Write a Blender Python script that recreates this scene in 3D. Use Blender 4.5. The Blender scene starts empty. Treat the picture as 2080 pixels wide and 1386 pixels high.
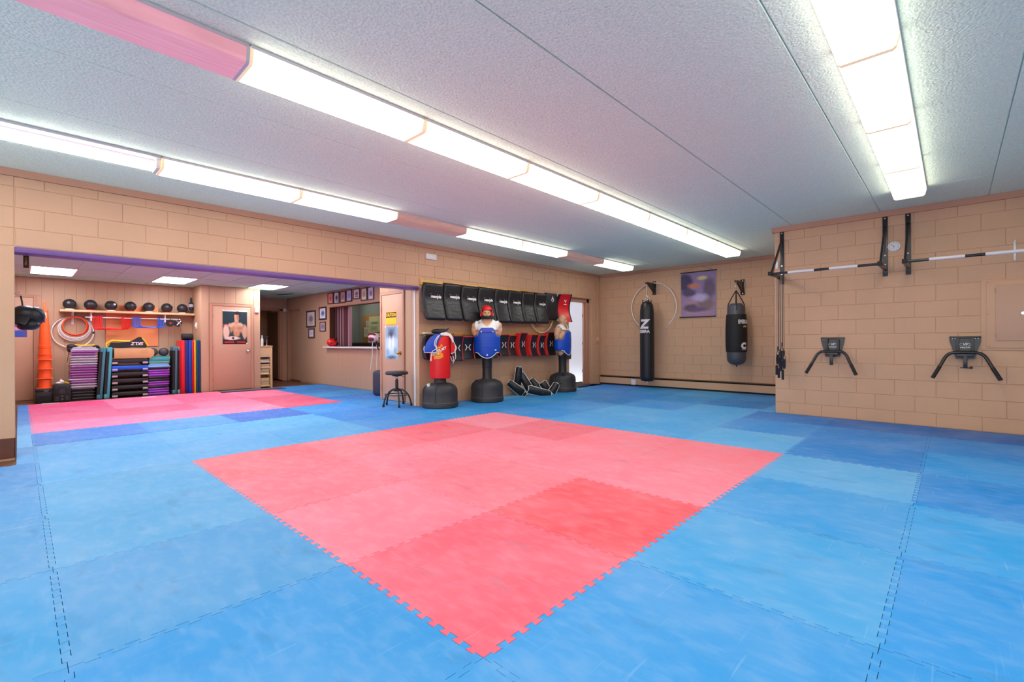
import bpy, bmesh, math, random
from mathutils import Vector, Matrix

# ------------------------------------------------------------------ camera
scene = bpy.context.scene
COL = scene.collection
PI = math.pi
R = math.radians

def make_camera():
    yaw, pitch, roll, f = 0.813576257, 0.00075969, -0.00488849, 947.05
    fw = Vector((math.sin(yaw)*math.cos(pitch), math.cos(yaw)*math.cos(pitch), math.sin(pitch)))
    rt = Vector((math.cos(yaw), -math.sin(yaw), 0)); up = rt.cross(fw)
    r2 = rt*math.cos(roll)+up*math.sin(roll); u2 = -rt*math.sin(roll)+up*math.cos(roll)
    cd = bpy.data.cameras.new('camera'); cd.sensor_width = 36; cd.sensor_fit = 'HORIZONTAL'
    cd.lens = 36*f/2080; cd.clip_start = .05
    co = bpy.data.objects.new('camera', cd); COL.objects.link(co)
    m = Matrix.Identity(4)
    for i in range(3):
        m[i][0] = r2[i]; m[i][1] = u2[i]; m[i][2] = -fw[i]
    m.translation = (-1.11208719, -1.19622417, 1.10508081)
    co.matrix_world = m
    scene.camera = co
make_camera()

# ------------------------------------------------------------------ world (daylight at the shop front behind the camera) and exposure
world = bpy.data.worlds.new('world'); scene.world = world; world.use_nodes = True
wb = world.node_tree.nodes['Background']
wb.inputs[0].default_value = (.93, .96, 1.0, 1); wb.inputs[1].default_value = 2.3
LAMP = 8.0            # radiance of a lit diffuser
scene.view_settings.view_transform = 'Standard'
scene.view_settings.look = 'None'
scene.view_settings.exposure = 0.24
scene.view_settings.gamma = 1.0
scene.view_settings.use_curve_mapping = False

cy = scene.cycles; cy.max_bounces = 5; cy.diffuse_bounces = 4; cy.glossy_bounces = 2; cy.transmission_bounces = 2; cy.transparent_max_bounces = 4
cy.use_light_tree = False
cy.caustics_reflective = False; cy.caustics_refractive = False

# ------------------------------------------------------------------ materials
def lin(c):
    o = []
    for v in c[:3]:
        v = v/255
        o.append(v/12.92 if v <= .04045 else ((v+.055)/1.055)**2.4)
    return (*o, 1)
MATS = {}
def mat(name, col=(200,200,200), rough=.5, metal=0., spec=.5, bump=None, var=None, stretch=None, coat=0, emit=0, alpha=None, objcol=False, trans=0):
    if name in MATS: return MATS[name]
    m = bpy.data.materials.new(name); m.use_nodes = True; MATS[name] = m
    nt = m.node_tree; N = nt.nodes; L = nt.links; b = N['Principled BSDF']
    b.inputs['Base Color'].default_value = lin(col)
    b.inputs['Roughness'].default_value = rough; b.inputs['Metallic'].default_value = metal
    b.inputs['Specular IOR Level'].default_value = spec
    if coat: b.inputs['Coat Weight'].default_value = coat; b.inputs['Coat Roughness'].default_value = .15
    if emit:
        b.inputs['Emission Color'].default_value = lin(col); b.inputs['Emission Strength'].default_value = emit
    if trans: b.inputs['Transmission Weight'].default_value = trans
    src = None
    if objcol:
        oi = N.new('ShaderNodeObjectInfo'); src = oi.outputs['Color']
        L.new(src, b.inputs['Base Color'])
    if bump or var:
        tc = N.new('ShaderNodeTexCoord'); vec = tc.outputs['Object']
        if objcol or (bump and len(bump) > 2):
            g = N.new('ShaderNodeNewGeometry'); vec = g.outputs['Position']
        if stretch:
            mp = N.new('ShaderNodeMapping'); mp.inputs['Scale'].default_value = stretch
            L.new(vec, mp.inputs['Vector']); vec = mp.outputs['Vector']
    if var:
        n = N.new('ShaderNodeTexNoise'); n.inputs['Scale'].default_value = var[0]; n.inputs['Detail'].default_value = 5
        L.new(vec, n.inputs['Vector'])
        r = N.new('ShaderNodeMapRange'); r.inputs['From Min'].default_value = .3; r.inputs['From Max'].default_value = .7
        r.inputs['To Min'].default_value = 1-var[1]; r.inputs['To Max'].default_value = 1+var[1]
        L.new(n.outputs['Fac'], r.inputs['Value'])
        mx = N.new('ShaderNodeVectorMath'); mx.operation = 'MULTIPLY'
        if src: L.new(src, mx.inputs[0])
        else: mx.inputs[0].default_value = lin(col)[:3]
        L.new(r.outputs['Result'], mx.inputs[1]); L.new(mx.outputs[0], b.inputs['Base Color'])
    if bump:
        n = N.new('ShaderNodeTexNoise'); n.inputs['Scale'].default_value = bump[0]; n.inputs['Detail'].default_value = 4
        L.new(vec, n.inputs['Vector'])
        bp = N.new('ShaderNodeBump'); bp.inputs['Strength'].default_value = bump[1]; bp.inputs['Distance'].default_value = .01
        L.new(n.outputs['Fac'], bp.inputs['Height']); L.new(bp.outputs['Normal'], b.inputs['Normal'])
    return m

def mat_foam(name):
    """interlocking foam mats: colour of each tile from the object, cloudy wear and fine pale scuffs"""
    m = bpy.data.materials.new(name); m.use_nodes = True; MATS[name] = m
    nt = m.node_tree; N = nt.nodes; L = nt.links; b = N['Principled BSDF']
    b.inputs['Roughness'].default_value = .55; b.inputs['Specular IOR Level'].default_value = .35
    oi = N.new('ShaderNodeObjectInfo'); g = N.new('ShaderNodeNewGeometry')
    def noise(scale, sx=1, sy=1, rot=0, detail=5):
        mp = N.new('ShaderNodeMapping'); mp.inputs['Scale'].default_value = (sx, sy, 1); mp.inputs['Rotation'].default_value = (0, 0, rot)
        L.new(g.outputs['Position'], mp.inputs['Vector'])
        n = N.new('ShaderNodeTexNoise'); n.inputs['Scale'].default_value = scale; n.inputs['Detail'].default_value = detail
        L.new(mp.outputs['Vector'], n.inputs['Vector']); return n.outputs['Fac']
    def rng(s, a, bb, c, d):
        r = N.new('ShaderNodeMapRange'); r.inputs[1].default_value = a; r.inputs[2].default_value = bb
        r.inputs[3].default_value = c; r.inputs[4].default_value = d; L.new(s, r.inputs[0]); return r.outputs[0]
    def mix(fac, a, bcol):
        x = N.new('ShaderNodeMix'); x.data_type = 'RGBA'; L.new(fac, x.inputs['Factor']); L.new(a, x.inputs['A'])
        x.inputs['B'].default_value = bcol; return x.outputs['Result']
    c = oi.outputs['Color']
    c = mix(rng(noise(1.7, detail=7), .40, .75, 0, .12), c, (.62, .74, .9, 1))
    c = mix(rng(noise(13, 1, .55, .5, 8), .46, .80, 0, .12), c, (.66, .76, .9, 1))
    c = mix(rng(noise(30, 1, .2, .2, 3), .55, .80, 0, .07), c, (.66, .76, .9, 1))
    c = mix(rng(noise(26, .10, 3.0, 1.1, 2), .68, .78, 0, .12), c, (.75, .82, .93, 1))
    c = mix(rng(noise(17, .14, 2.2, -.4, 2), .69, .78, 0, .12), c, (.75, .82, .93, 1))
    c = mix(rng(noise(7, 1, .4, 2.2, 4), .60, .82, 0, .26), c, (.02, .04, .10, 1))
    L.new(c, b.inputs['Base Color'])
    bp = N.new('ShaderNodeBump'); bp.inputs['Strength'].default_value = .08; bp.inputs['Distance'].default_value = .004
    L.new(noise(420, detail=1), bp.inputs['Height']); L.new(bp.outputs['Normal'], b.inputs['Normal'])
    return m

def mat_print(name, bg, shapes, rough=.5):
    """flat print: bg colour, then ('e'|'r', cx, cy, rx, ry, colour, softness) laid over one another in 0..1 UV"""
    m = bpy.data.materials.new(name); m.use_nodes = True; MATS[name] = m
    nt = m.node_tree; N = nt.nodes; L = nt.links; b = N['Principled BSDF']; b.inputs['Roughness'].default_value = rough
    uv = N.new('ShaderNodeUVMap'); uv.uv_map = 'UVMap'
    nz = N.new('ShaderNodeTexNoise'); nz.inputs['Scale'].default_value = 7; L.new(uv.outputs[0], nz.inputs['Vector'])
    wob = N.new('ShaderNodeVectorMath'); wob.operation = 'MULTIPLY_ADD'; wob.inputs[1].default_value = (.06, .06, 0)
    L.new(nz.outputs['Color'], wob.inputs[0]); L.new(uv.outputs[0], wob.inputs[2])
    sub = N.new('ShaderNodeVectorMath'); sub.operation = 'SUBTRACT'; sub.inputs[1].default_value = (.03, .03, 0); L.new(wob.outputs[0], sub.inputs[0])
    cur = None
    for s in shapes:
        k, cx, cy, rx, ry, col = s[:6]; soft = s[6] if len(s) > 6 else .1
        v = N.new('ShaderNodeVectorMath'); v.operation = 'SUBTRACT'; v.inputs[1].default_value = (cx, cy, 0)
        L.new(sub.outputs[0] if k == 'e' else uv.outputs[0], v.inputs[0])
        d = N.new('ShaderNodeVectorMath'); d.operation = 'DIVIDE'; d.inputs[1].default_value = (rx, ry, 1); L.new(v.outputs[0], d.inputs[0])
        if k == 'e':
            ln = N.new('ShaderNodeVectorMath'); ln.operation = 'LENGTH'; L.new(d.outputs[0], ln.inputs[0]); dist = ln.outputs['Value']
        else:
            a = N.new('ShaderNodeVectorMath'); a.operation = 'ABSOLUTE'; L.new(d.outputs[0], a.inputs[0])
            sp = N.new('ShaderNodeSeparateXYZ'); L.new(a.outputs[0], sp.inputs[0])
            mx = N.new('ShaderNodeMath'); mx.operation = 'MAXIMUM'; L.new(sp.outputs[0], mx.inputs[0]); L.new(sp.outputs[1], mx.inputs[1]); dist = mx.outputs[0]
        r = N.new('ShaderNodeMapRange'); r.inputs[1].default_value = 1-soft; r.inputs[2].default_value = 1+soft*.3
        r.inputs[3].default_value = 1; r.inputs[4].default_value = 0; L.new(dist, r.inputs[0])
        x = N.new('ShaderNodeMix'); x.data_type = 'RGBA'; L.new(r.outputs[0], x.inputs['Factor'])
        if cur: L.new(cur, x.inputs['A'])
        else: x.inputs['A'].default_value = lin(bg)
        x.inputs['B'].default_value = lin(col); cur = x.outputs['Result']
    if cur: L.new(cur, b.inputs['Base Color'])
    else: b.inputs['Base Color'].default_value = lin(bg)
    return m

TAN = (210,167,133)
M_block = mat('painted_block', TAN, .55, bump=(60,.25,1), var=(1.3,.05))
M_panelwall = mat('painted_panel', (196,160,130), .5, var=(1.2,.04))
M_trim = mat('painted_trim', (192,142,116), .5)
M_door = mat('painted_door', (202,160,132), .5, var=(2,.03))
M_ceil = mat('ceiling_texture', (234,247,222), .9, bump=(62,1.0,1), var=(75,.10))
M_tile = mat('drop_tile', (190,240,222), .9, bump=(160,.2,1))
M_white = mat('white_paint', (235,234,232), .45)
M_plastic_w = mat('white_plastic', (238,238,236), .35)
M_black = mat('black_vinyl', (26,27,32), .42, bump=(14,.25), stretch=(1,1,3))
M_blackm = mat('black_steel', (22,22,24), .35, metal=.0, coat=.3)
M_blackp = mat('black_plastic', (30,31,35), .45)
M_rubber = mat('black_rubber', (24,24,26), .7)
M_steel = mat('bright_steel', (205,205,208), .25, metal=1)
M_chrome = mat('chrome', (225,225,225), .12, metal=1)
M_brass = mat('brass', (205,160,70), .25, metal=1)
M_red = mat('red_vinyl', (225,18,22), .38)
M_redd = mat('red_trim', (205,28,26), .45)
M_blue = mat('blue_vinyl', (10,75,190), .38)
M_skin = mat('dummy_rubber', (226,174,136), .5, var=(8,.05))
M_foam = mat_foam('foam_mat')
M_orange = mat('orange_plastic', (250,92,32), .45)
M_wood = mat('yellow_pine', (226,178,98), .55, var=(6,.08), stretch=(1,8,8))
M_purple = mat('purple_paint', (112,76,140), .4)
M_card = mat('cardboard', (205,160,112), .8, var=(5,.03))
M_floorb = mat('brown_vinyl_floor', (120,78,58), .45, var=(3,.12))
M_dark = mat('dark_gap', (20,16,14), .8)
M_lit = mat('lit_diffuser', (255,249,240), .4, emit=LAMP)

# ------------------------------------------------------------------ geometry helpers
def BM(): return bmesh.new()
def _tf(verts, M):
    if M is not None:
        for v in verts: v.co = M @ v.co
def box(bm, x0, x1, y0, y1, z0, z1, bev=0, seg=2, M=None):
    vs = [bm.verts.new((x, y, z)) for z in (z0, z1) for y in (y0, y1) for x in (x0, x1)]
    fs = [bm.faces.new([vs[i] for i in q]) for q in ((0,2,3,1),(4,5,7,6),(0,1,5,4),(2,6,7,3),(0,4,6,2),(1,3,7,5))]
    if bev:
        es = list({e for f in fs for e in f.edges})
        r = bmesh.ops.bevel(bm, geom=es, offset=bev, segments=seg, affect='EDGES', profile=.5)
        vs = list({v for f in r['faces'] for v in f.verts} | {v for v in vs if v.is_valid})
    _tf(vs, M); return vs
def cyl(bm, p0, p1, r0, r1=None, n=16, caps=True, M=None):
    p0 = Vector(p0); p1 = Vector(p1); r1 = r0 if r1 is None else r1
    d = (p1-p0).normalized(); a = Vector((0,0,1)) if abs(d.z) < .9 else Vector((1,0,0))
    u = d.cross(a).normalized(); w = d.cross(u)
    A = []; Bv = []
    for i in range(n):
        t = 2*PI*i/n; o = u*math.cos(t)+w*math.sin(t)
        A.append(bm.verts.new(p0+o*r0)); Bv.append(bm.verts.new(p1+o*r1))
    for i in range(n):
        j = (i+1) % n; bm.faces.new((A[i], A[j], Bv[j], Bv[i]))
    if caps: bm.faces.new(A[::-1]); bm.faces.new(Bv)
    _tf(A+Bv, M); return A+Bv
def tube(bm, pts, r, n=8, closed=False, M=None):
    pts = [Vector(p) for p in pts]; rings = []; k = len(pts); prev = None
    rr = r if hasattr(r, '__len__') else [r]*k
    for i, p in enumerate(pts):
        a = pts[(i-1) % k] if (closed or i > 0) else p
        b = pts[(i+1) % k] if (closed or i < k-1) else p
        d = (b-a).normalized()
        if prev is None:
            h = Vector((0,0,1)) if abs(d.z) < .9 else Vector((1,0,0)); u = d.cross(h).normalized()
        else:
            u = (prev-d*prev.dot(d)).normalized()
        prev = u; w = d.cross(u)
        rings.append([bm.verts.new(p+(u*math.cos(2*PI*j/n)+w*math.sin(2*PI*j/n))*rr[i]) for j in range(n)])
    for i in range(k if closed else k-1):
        A = rings[i]; B2 = rings[(i+1) % k]
        for j in range(n):
            q = (j+1) % n; bm.faces.new((A[j], A[q], B2[q], B2[j]))
    if not closed: bm.faces.new(rings[0][::-1]); bm.faces.new(rings[-1])
    vs = [v for q in rings for v in q]; _tf(vs, M); return vs
def lathe(bm, prof, n=32, M=None, sx=1, sy=1):
    rings = []
    for r, z in prof:
        if r < 1e-5: rings.append([bm.verts.new((0, 0, z))])
        else: rings.append([bm.verts.new((r*sx*math.cos(2*PI*i/n), r*sy*math.sin(2*PI*i/n), z)) for i in range(n)])
    for A, B2 in zip(rings, rings[1:]):
        for i in range(n):
            j = (i+1) % n
            if len(A) == 1 and len(B2) == 1: continue
            if len(A) == 1: bm.faces.new((A[0], B2[j], B2[i]))
            elif len(B2) == 1: bm.faces.new((A[i], A[j], B2[0]))
            else: bm.faces.new((A[i], A[j], B2[j], B2[i]))
    if len(rings[0]) > 1: bm.faces.new(rings[0][::-1])
    if len(rings[-1]) > 1: bm.faces.new(rings[-1])
    vs = [v for q in rings for v in q]; _tf(vs, M); return vs
def ell(bm, c, rad, n=20, M=None, rot=None):
    rad = (rad,)*3 if not hasattr(rad, '__len__') else rad
    prof = [(math.sin(PI*i/(n//2)), -math.cos(PI*i/(n//2))) for i in range(n//2+1)]
    vs = lathe(bm, [(max(0, a) if 0 < i < n//2 else 0, b) for i, (a, b) in enumerate(prof)], n)
    T = Matrix.Translation(c) @ (rot.to_4x4() if rot else Matrix.Identity(4)) @ Matrix.Diagonal((*rad, 1))
    _tf(vs, T); _tf(vs, M); return vs
def prism(bm, poly, a0, a1, axis='z', M=None):
    """extrude a 2D polygon: axis z -> (x,y), axis y -> (x,z), axis x -> (y,z)"""
    def P(u, v, w): return {'z': (u, v, w), 'y': (u, w, v), 'x': (w, u, v)}[axis]
    A = [bm.verts.new(P(u, v, a0)) for u, v in poly]; B2 = [bm.verts.new(P(u, v, a1)) for u, v in poly]
    k = len(poly)
    for i in range(k):
        j = (i+1) % k; bm.faces.new((A[i], A[j], B2[j], B2[i]))
    bm.faces.new(A[::-1]); bm.faces.new(B2)
    bmesh.ops.recalc_face_normals(bm, faces=[f for f in bm.faces])
    _tf(A+B2, M); return A+B2
def torus_pts(c, r, n=40, axis='y', a0=0, a1=360, sx=1, sz=1):
    full = abs(a1-a0) >= 359.9; o = []
    for i in range(n if full else n+1):
        t = R(a0+(a1-a0)*i/n); u = r*math.cos(t)*sx; v = r*math.sin(t)*sz
        o.append({'y': (c[0]+u, c[1], c[2]+v), 'z': (c[0]+u, c[1]+v, c[2]), 'x': (c[0], c[1]+u, c[2]+v)}[axis])
    return o
def mesh_of(bm, name, smooth=35):
    bmesh.ops.recalc_face_normals(bm, faces=bm.faces[:])
    me = bpy.data.meshes.new(name); bm.to_mesh(me); bm.free()
    if smooth:
        me.shade_smooth(); me.set_sharp_from_angle(angle=R(smooth))
    return me
def link(name, me, m, parent=None, loc=None, rz=None):
    o = bpy.data.objects.new(name, me); COL.objects.link(o)
    if m is not None and me is not None and not me.materials: me.materials.append(m)
    if parent: o.parent = parent
    if loc: o.location = loc
    if rz: o.rotation_euler = (0, 0, rz)
    return o
def obj(name, bm, m, parent=None, smooth=35, loc=None, rz=None):
    return link(name, mesh_of(bm, name, smooth), m, parent, loc, rz)
def tag(o, label, cat, group=None):
    o['label'] = label; o['category'] = cat
    if group: o['group'] = group
    return o
def thing(name, label, cat, loc=(0,0,0), rz=0, group=None):
    o = bpy.data.objects.new(name, None); COL.objects.link(o); o.empty_display_size = .1
    o.location = loc; o.rotation_euler = (0, 0, rz); return tag(o, label, cat, group)
def struct(name, bm, m, parent=None, smooth=0, label=None):
    o = obj(name, bm, m, parent, smooth)
    if not parent: o['kind'] = 'structure'
    if label: o['label'] = label
    return o
def sbox(name, x0, x1, y0, y1, z0, z1, m, parent=None, bev=0, label=None):
    bm = BM(); box(bm, x0, x1, y0, y1, z0, z1, bev); return struct(name, bm, m, parent, 0, label)
def pbox(name, dims, m, parent, bev=0, smooth=35, M=None):
    bm = BM(); box(bm, *dims, bev=bev, M=M); return obj(name, bm, m, parent, smooth)
def dup(root, loc, rz=None, label=None):
    r = root.copy(); COL.objects.link(r); r.location = loc
    if rz is not None: r.rotation_euler = (0, 0, rz)
    if label: r['label'] = label
    for ch in list(root.children):
        c = ch.copy(); COL.objects.link(c); c.parent = r
        for g in list(ch.children):
            d = g.copy(); COL.objects.link(d); d.parent = c
    return r
def bake(o):
    """apply the modifiers of an object to its mesh"""
    bpy.context.view_layer.update()
    dg = bpy.context.evaluated_depsgraph_get()
    me = bpy.data.meshes.new_from_object(o.evaluated_get(dg)); o.modifiers.clear(); o.data = me; return o
def text_mesh(s, size=.1, depth=.002, shear=0, bold=0, align='CENTER'):
    cu = bpy.data.curves.new('txt', 'FONT'); cu.body = s; cu.size = size; cu.extrude = depth; cu.shear = shear
    cu.align_x = align; cu.align_y = 'CENTER'; cu.offset = bold; cu.resolution_u = 3
    o = bpy.data.objects.new('txt', cu); COL.objects.link(o); bpy.context.view_layer.update()
    me = bpy.data.meshes.new_from_object(o.evaluated_get(bpy.context.evaluated_depsgraph_get()))
    bpy.data.objects.remove(o); bpy.data.curves.remove(cu)
    for v in me.vertices: v.co = Vector((v.co.x, -v.co.z, v.co.y))      # stand up, facing -y
    return me
def lettering(parent, s, size, m, loc, sx=1, shear=0, bold=0, bend=None, depth=.0015, roty=0, name='lettering', fn=None):
    me = text_mesh(s, size, depth, shear, bold)
    if fn or bend:                                   # enough vertices to wrap round a bag
        bm = bmesh.new(); bm.from_mesh(me); bmesh.ops.triangulate(bm, faces=bm.faces[:])
        for _ in range(4):
            es = [e for e in bm.edges if e.calc_length() > .025]
            if not es: break
            bmesh.ops.subdivide_edges(bm, edges=es, cuts=1); bmesh.ops.triangulate(bm, faces=bm.faces[:])
        bm.to_mesh(me); bm.free()
    for v in me.vertices:
        x, y, z = v.co.x*sx, v.co.y, v.co.z
        if roty: x, z = x*math.cos(roty)+z*math.sin(roty), -x*math.sin(roty)+z*math.cos(roty)
        if bend:
            a = bend[1]+x/bend[0]; rr = bend[0]-y; x, y = rr*math.sin(a), -rr*math.cos(a)
        if fn: x, y, z = fn(x, y, z)
        v.co = (x+loc[0], y+loc[1], z+loc[2])
    return link(name, me, m, parent)
def plane_uv(name, x0, x1, z0, z1, y, m, parent, th=.002):
    """thin sheet facing -y whose front carries a print"""
    bm = BM(); vs = box(bm, x0, x1, y, y+th, z0, z1); uv = bm.loops.layers.uv.new('UVMap')
    for f in bm.faces:
        for l in f.loops: l[uv].uv = ((l.vert.co.x-x0)/(x1-x0), (l.vert.co.z-z0)/(z1-z0))
    return obj(name, bm, m, parent, 0)
ORD = ['topmost','second','third','fourth','fifth','sixth','seventh','eighth','ninth','tenth','eleventh','twelfth','thirteenth','fourteenth','fifteenth','sixteenth','seventeenth','eighteenth']
random.seed(7)
FACE_X = -PI/2          # a thing on a wall that faces -X: local x runs to the right, -y out of the wall
# ================================================================== THE ROOM SHELL
ZC = 2.81; YA = 5.45; XB = 9.25; XC = 6.8; YC = .77
XL = -4.6; YR = -4.2                                  # unseen ends of the room behind the camera
floor = sbox('floor', XL, XB, YR, 14.9, -.08, -.032, M_floorb)

# ---- interlocking mats: dovetailed edges, one object per tile
def edge(length=1., a=.0125, n=12, m=.04):
    p = (1-2*m)/n; pts = [(0, 0), (m, 0)]
    for k in range(n):
        u = m+k*p
        pts += [(u+(0 if k == 0 else -.06*p), -a), (u+.56*p, -a), (u+.44*p, a), (u+(1.06*p if k < n-1 else p), a)]
    pts += [(1-m, 0)]
    return pts
EDGE = edge()
def tile_poly(x0, x1, y0, y1):
    """polygon of a tile cut to x0..x1, y0..y1 inside the unit cell; whole sides are dovetailed, cut sides straight"""
    def run(lo, hi):
        pts = [(u, v) for u, v in EDGE if lo-1e-6 <= u <= hi+1e-6]
        if lo > 0: pts = [(lo, 0)]+[q for q in pts if q[0] > lo+.02]
        if hi < 1: pts = [q for q in pts if q[0] < hi-.02]
        return pts+[(hi, 0)]
    bot = run(x0, x1) if y0 == 0 else [(x0, 0), (x1, 0)]
    top = run(x0, x1) if y1 == 1 else [(x0, 0), (x1, 0)]
    rgt = run(y0, y1) if x1 == 1 else [(y0, 0), (y1, 0)]
    lft = run(y0, y1) if x0 == 0 else [(y0, 0), (y1, 0)]
    P = [(u, y0+v) for u, v in bot[:-1]]+[(x1+v, u) for u, v in rgt[:-1]]
    P += [(u, y1+v) for u, v in top[::-1][:-1]]+[(x0+v, u) for u, v in lft[::-1][:-1]]
    cx, cy = (x0+x1)/2, (y0+y1)/2; s = .9978
    return [(cx+(u-cx)*s, cy+(v-cy)*s) for u, v in P]
TILE_ME = {}
def tile(X, Y, col, x0=0, x1=1, y0=0, y1=1, dy=0):
    k = (x0, x1, y0, y1)
    if k not in TILE_ME:
        bm = BM(); prism(bm, tile_poly(*k), -.03, 0); TILE_ME[k] = mesh_of(bm, 'mat_tile', 0)
    o = link('mat_tile', TILE_ME[k], M_foam, floor, (X, Y+dy, random.uniform(-.0006, .0006)))
    if col[2] > col[0]: col = (col[0]*.66, col[1]*(1.12 if col[0] < 45 and col[1] < 132 else .96), col[2]*.94)
    else: col = (col[0]*.955, min(255, col[1]*1.0), min(255, col[2]*.99))
    o.color = lin(col); return o
BL = (112,172,238); BM_ = (58,150,232); BD = (8,116,226); BX = (0,98,214); BW = (90,160,228)
blue = {(-2,4):(90,150,225),(-1,4):BL,(0,4):BL,(1,4):(98,170,238),(2,4):(52,146,232),(3,4):(18,128,228),(4,4):(14,124,226),(5,4):(18,128,228),(6,4):(22,128,228),(7,4):(60,150,235),(8,4):(26,132,230),
 (-1,5):BL,(0,5):(116,176,240),(1,5):(116,180,244),(2,5):(40,140,232),(3,5):BD,(-2,5):(110,165,235),
 (-1,6):(82,138,230),(0,6):(98,158,240),(1,6):(38,92,212),(2,6):(58,150,236),(3,6):(20,122,224),
 (3,7):(8,108,218),(3,8):(34,128,222),(3,9):(18,110,214),(3,10):(26,138,224),
 (4,-1):BD,(5,-1):(32,138,232),(3,-1):(120,174,240),(2,-1):(72,158,234),(1,-1):(86,164,234),(0,-1):(58,154,232),(-1,-1):(58,154,230),(6,-1):BX,(6,-2):(0,92,204),(6,0):(6,106,220),
 (3,-2):(0,120,230),(4,-2):(0,152,240),(5,-2):(8,140,234),(2,-2):(50,160,238),(1,-2):(10,150,235),(0,-2):(30,150,232),
 (4,0):(120,178,246),(5,0):(50,148,238),(4,1):(92,168,242),(4,2):(90,164,240),(4,3):(56,148,234),(5,1):(102,172,246),(5,2):(112,174,244),(5,3):(70,154,238),(6,1):(104,172,244),(6,2):(62,150,236),(6,3):(2,114,220),
 (7,3):(40,138,230),(7,1):(16,110,214),(7,2):(22,124,224),(8,1):(40,146,232),(8,2):(70,164,238),(8,3):(30,130,228),(7,0):(80,160,240),(8,0):BM_,
 (-1,0):(62,152,228),(-1,1):(96,156,222),(-1,2):(102,164,226),(-1,3):(106,168,230),(-2,3):(92,156,226),(-2,2):(96,156,222),(-2,1):(80,158,226),(-2,0):(62,152,228)}
RL = (255,124,146); RM = (252,108,128); RD = (246,88,104)
red = {(0,0):(244,96,118),(1,0):(248,82,96),(2,0):RL,(3,0):(254,116,136),(0,1):(255,122,144),(1,1):(255,118,136),(2,1):RL,(3,1):(255,120,140),(0,2):(255,112,132),(1,2):RL,(2,2):RL,(3,2):(248,108,128),(0,3):(252,106,122),(1,3):(255,118,136),(2,3):(250,104,122),(3,3):(255,134,152)}
pink = {(-1,10):(236,76,132),(-1,9):(238,92,146),(-1,8):(242,108,156),(-1,7):(255,128,176),(0,10):(250,112,158),(0,9):(255,126,170),(0,8):(234,100,146),(0,7):(255,130,174),(1,10):(240,98,140),(1,9):(238,100,146),(1,8):(255,122,164),(1,7):(255,128,166),(2,10):(250,116,156),(2,9):(255,118,156),(2,8):(236,86,126),(2,7):(230,78,112)}
for X in range(-4, 9):
    for Y in range(-4, 11):
        x0, x1, y0, y1 = 0, 1, 0, 1
        if Y >= 6:                                     # back room
            if not -2 <= X <= 3: continue
            if X == -2: x0 = .87
        elif Y == 5:
            if X == -2: x0 = .87
            elif X < -1: y1 = .43
            elif X > 3: y1 = .44
        if X == 8: x1 = 1
        if X == 6 and Y < 0: x1 = .79
        if X > 6 and Y < 0: continue
        if X == 6 and Y == 0: x1 = .79
        if X > 6 and Y == 0: y0 = .78
        if Y == 10: y1 = .95
        if (X, Y) in red: c = red[(X, Y)]
        elif (X, Y) in pink: c = pink[(X, Y)]
        else: c = blue.get((X, Y)) or random.choice([BM_, BL, BW, (30,136,230)])
        if X == -2 and Y >= 6: c = [(150,190,248),(130,178,245),(96,150,235),(70,140,230),(60,132,226)][Y-6]
        tile(X, Y, c, x0, x1, y0, y1, .010 if (X in (-1, 0) and Y == 6) else 0)
        if X == 3 and Y >= 7: tile(4, Y, c, 0, .38, 0, y1)
        if X == 8: tile(9, Y, c, 0, .23, y0, y1)
tile(6, 0, (104,172,244), .80, 1, .79, 1)

# ---- ceiling of textured panels
ceiling = sbox('ceiling', XL, XB+.3, YR, YA+.25, ZC+.009, 2.95, M_ceil)
ys = [YR, -3.55, -2.53, -1.515, -.5, .53, 1.55, 2.6, 3.58, 4.6, YA+.02]
bm = BM()
for j in range(len(ys)-1):
    xs = [XL, 8.44, XB]
    if j in (1, 2, 3) and ys[j] < -1: xs = [XL, 5.82, XC+.02]
    if ys[j+1] <= -.5 and len(xs) == 3 and xs[1] > 6: xs = [XL, XC+.02]
    for a, b in zip(xs, xs[1:]):
        bm = BM(); box(bm, a+.003, b-.003, ys[j]+.003, ys[j+1]-.003, ZC, ZC+.0085, .004, 1); obj('ceiling_panel', bm, M_ceil, ceiling, 0)

# ---- painted block walls: a core (the joints) and one child per block
BLK = {}
def block(w, h):
    k = (round(w, 3), round(h, 3))
    if k not in BLK:
        bm = BM(); box(bm, -w/2+.0022, w/2-.0022, 0, .03, .0022, h-.0022, .0028, 1); BLK[k] = mesh_of(bm, 'concrete_block', 0)
    return BLK[k]
def blocks(wall, place, rz, rects, zoff, uoff, pitch=.4058, course=.203):
    for (u0, u1, z0, z1) in rects:
        k = math.floor((z0-zoff)/course)
        while zoff+k*course < z1-.015:
            a, b = max(z0, zoff+k*course), min(z1, zoff+(k+1)*course)
            if b-a > .02:
                s = uoff+(pitch/2 if k % 2 else 0); j = math.floor((u0-s)/pitch)
                while s+j*pitch < u1-.015:
                    c, d = max(u0, s+j*pitch), min(u1, s+(j+1)*pitch)
                    if d-c > .02:
                        x, y = place((c+d)/2, random.uniform(-.0012, .0012))
                        link('concrete_block', block(d-c, b-a), M_block, wall, (x, y, a), rz)
                    j += 1
            k += 1
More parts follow.
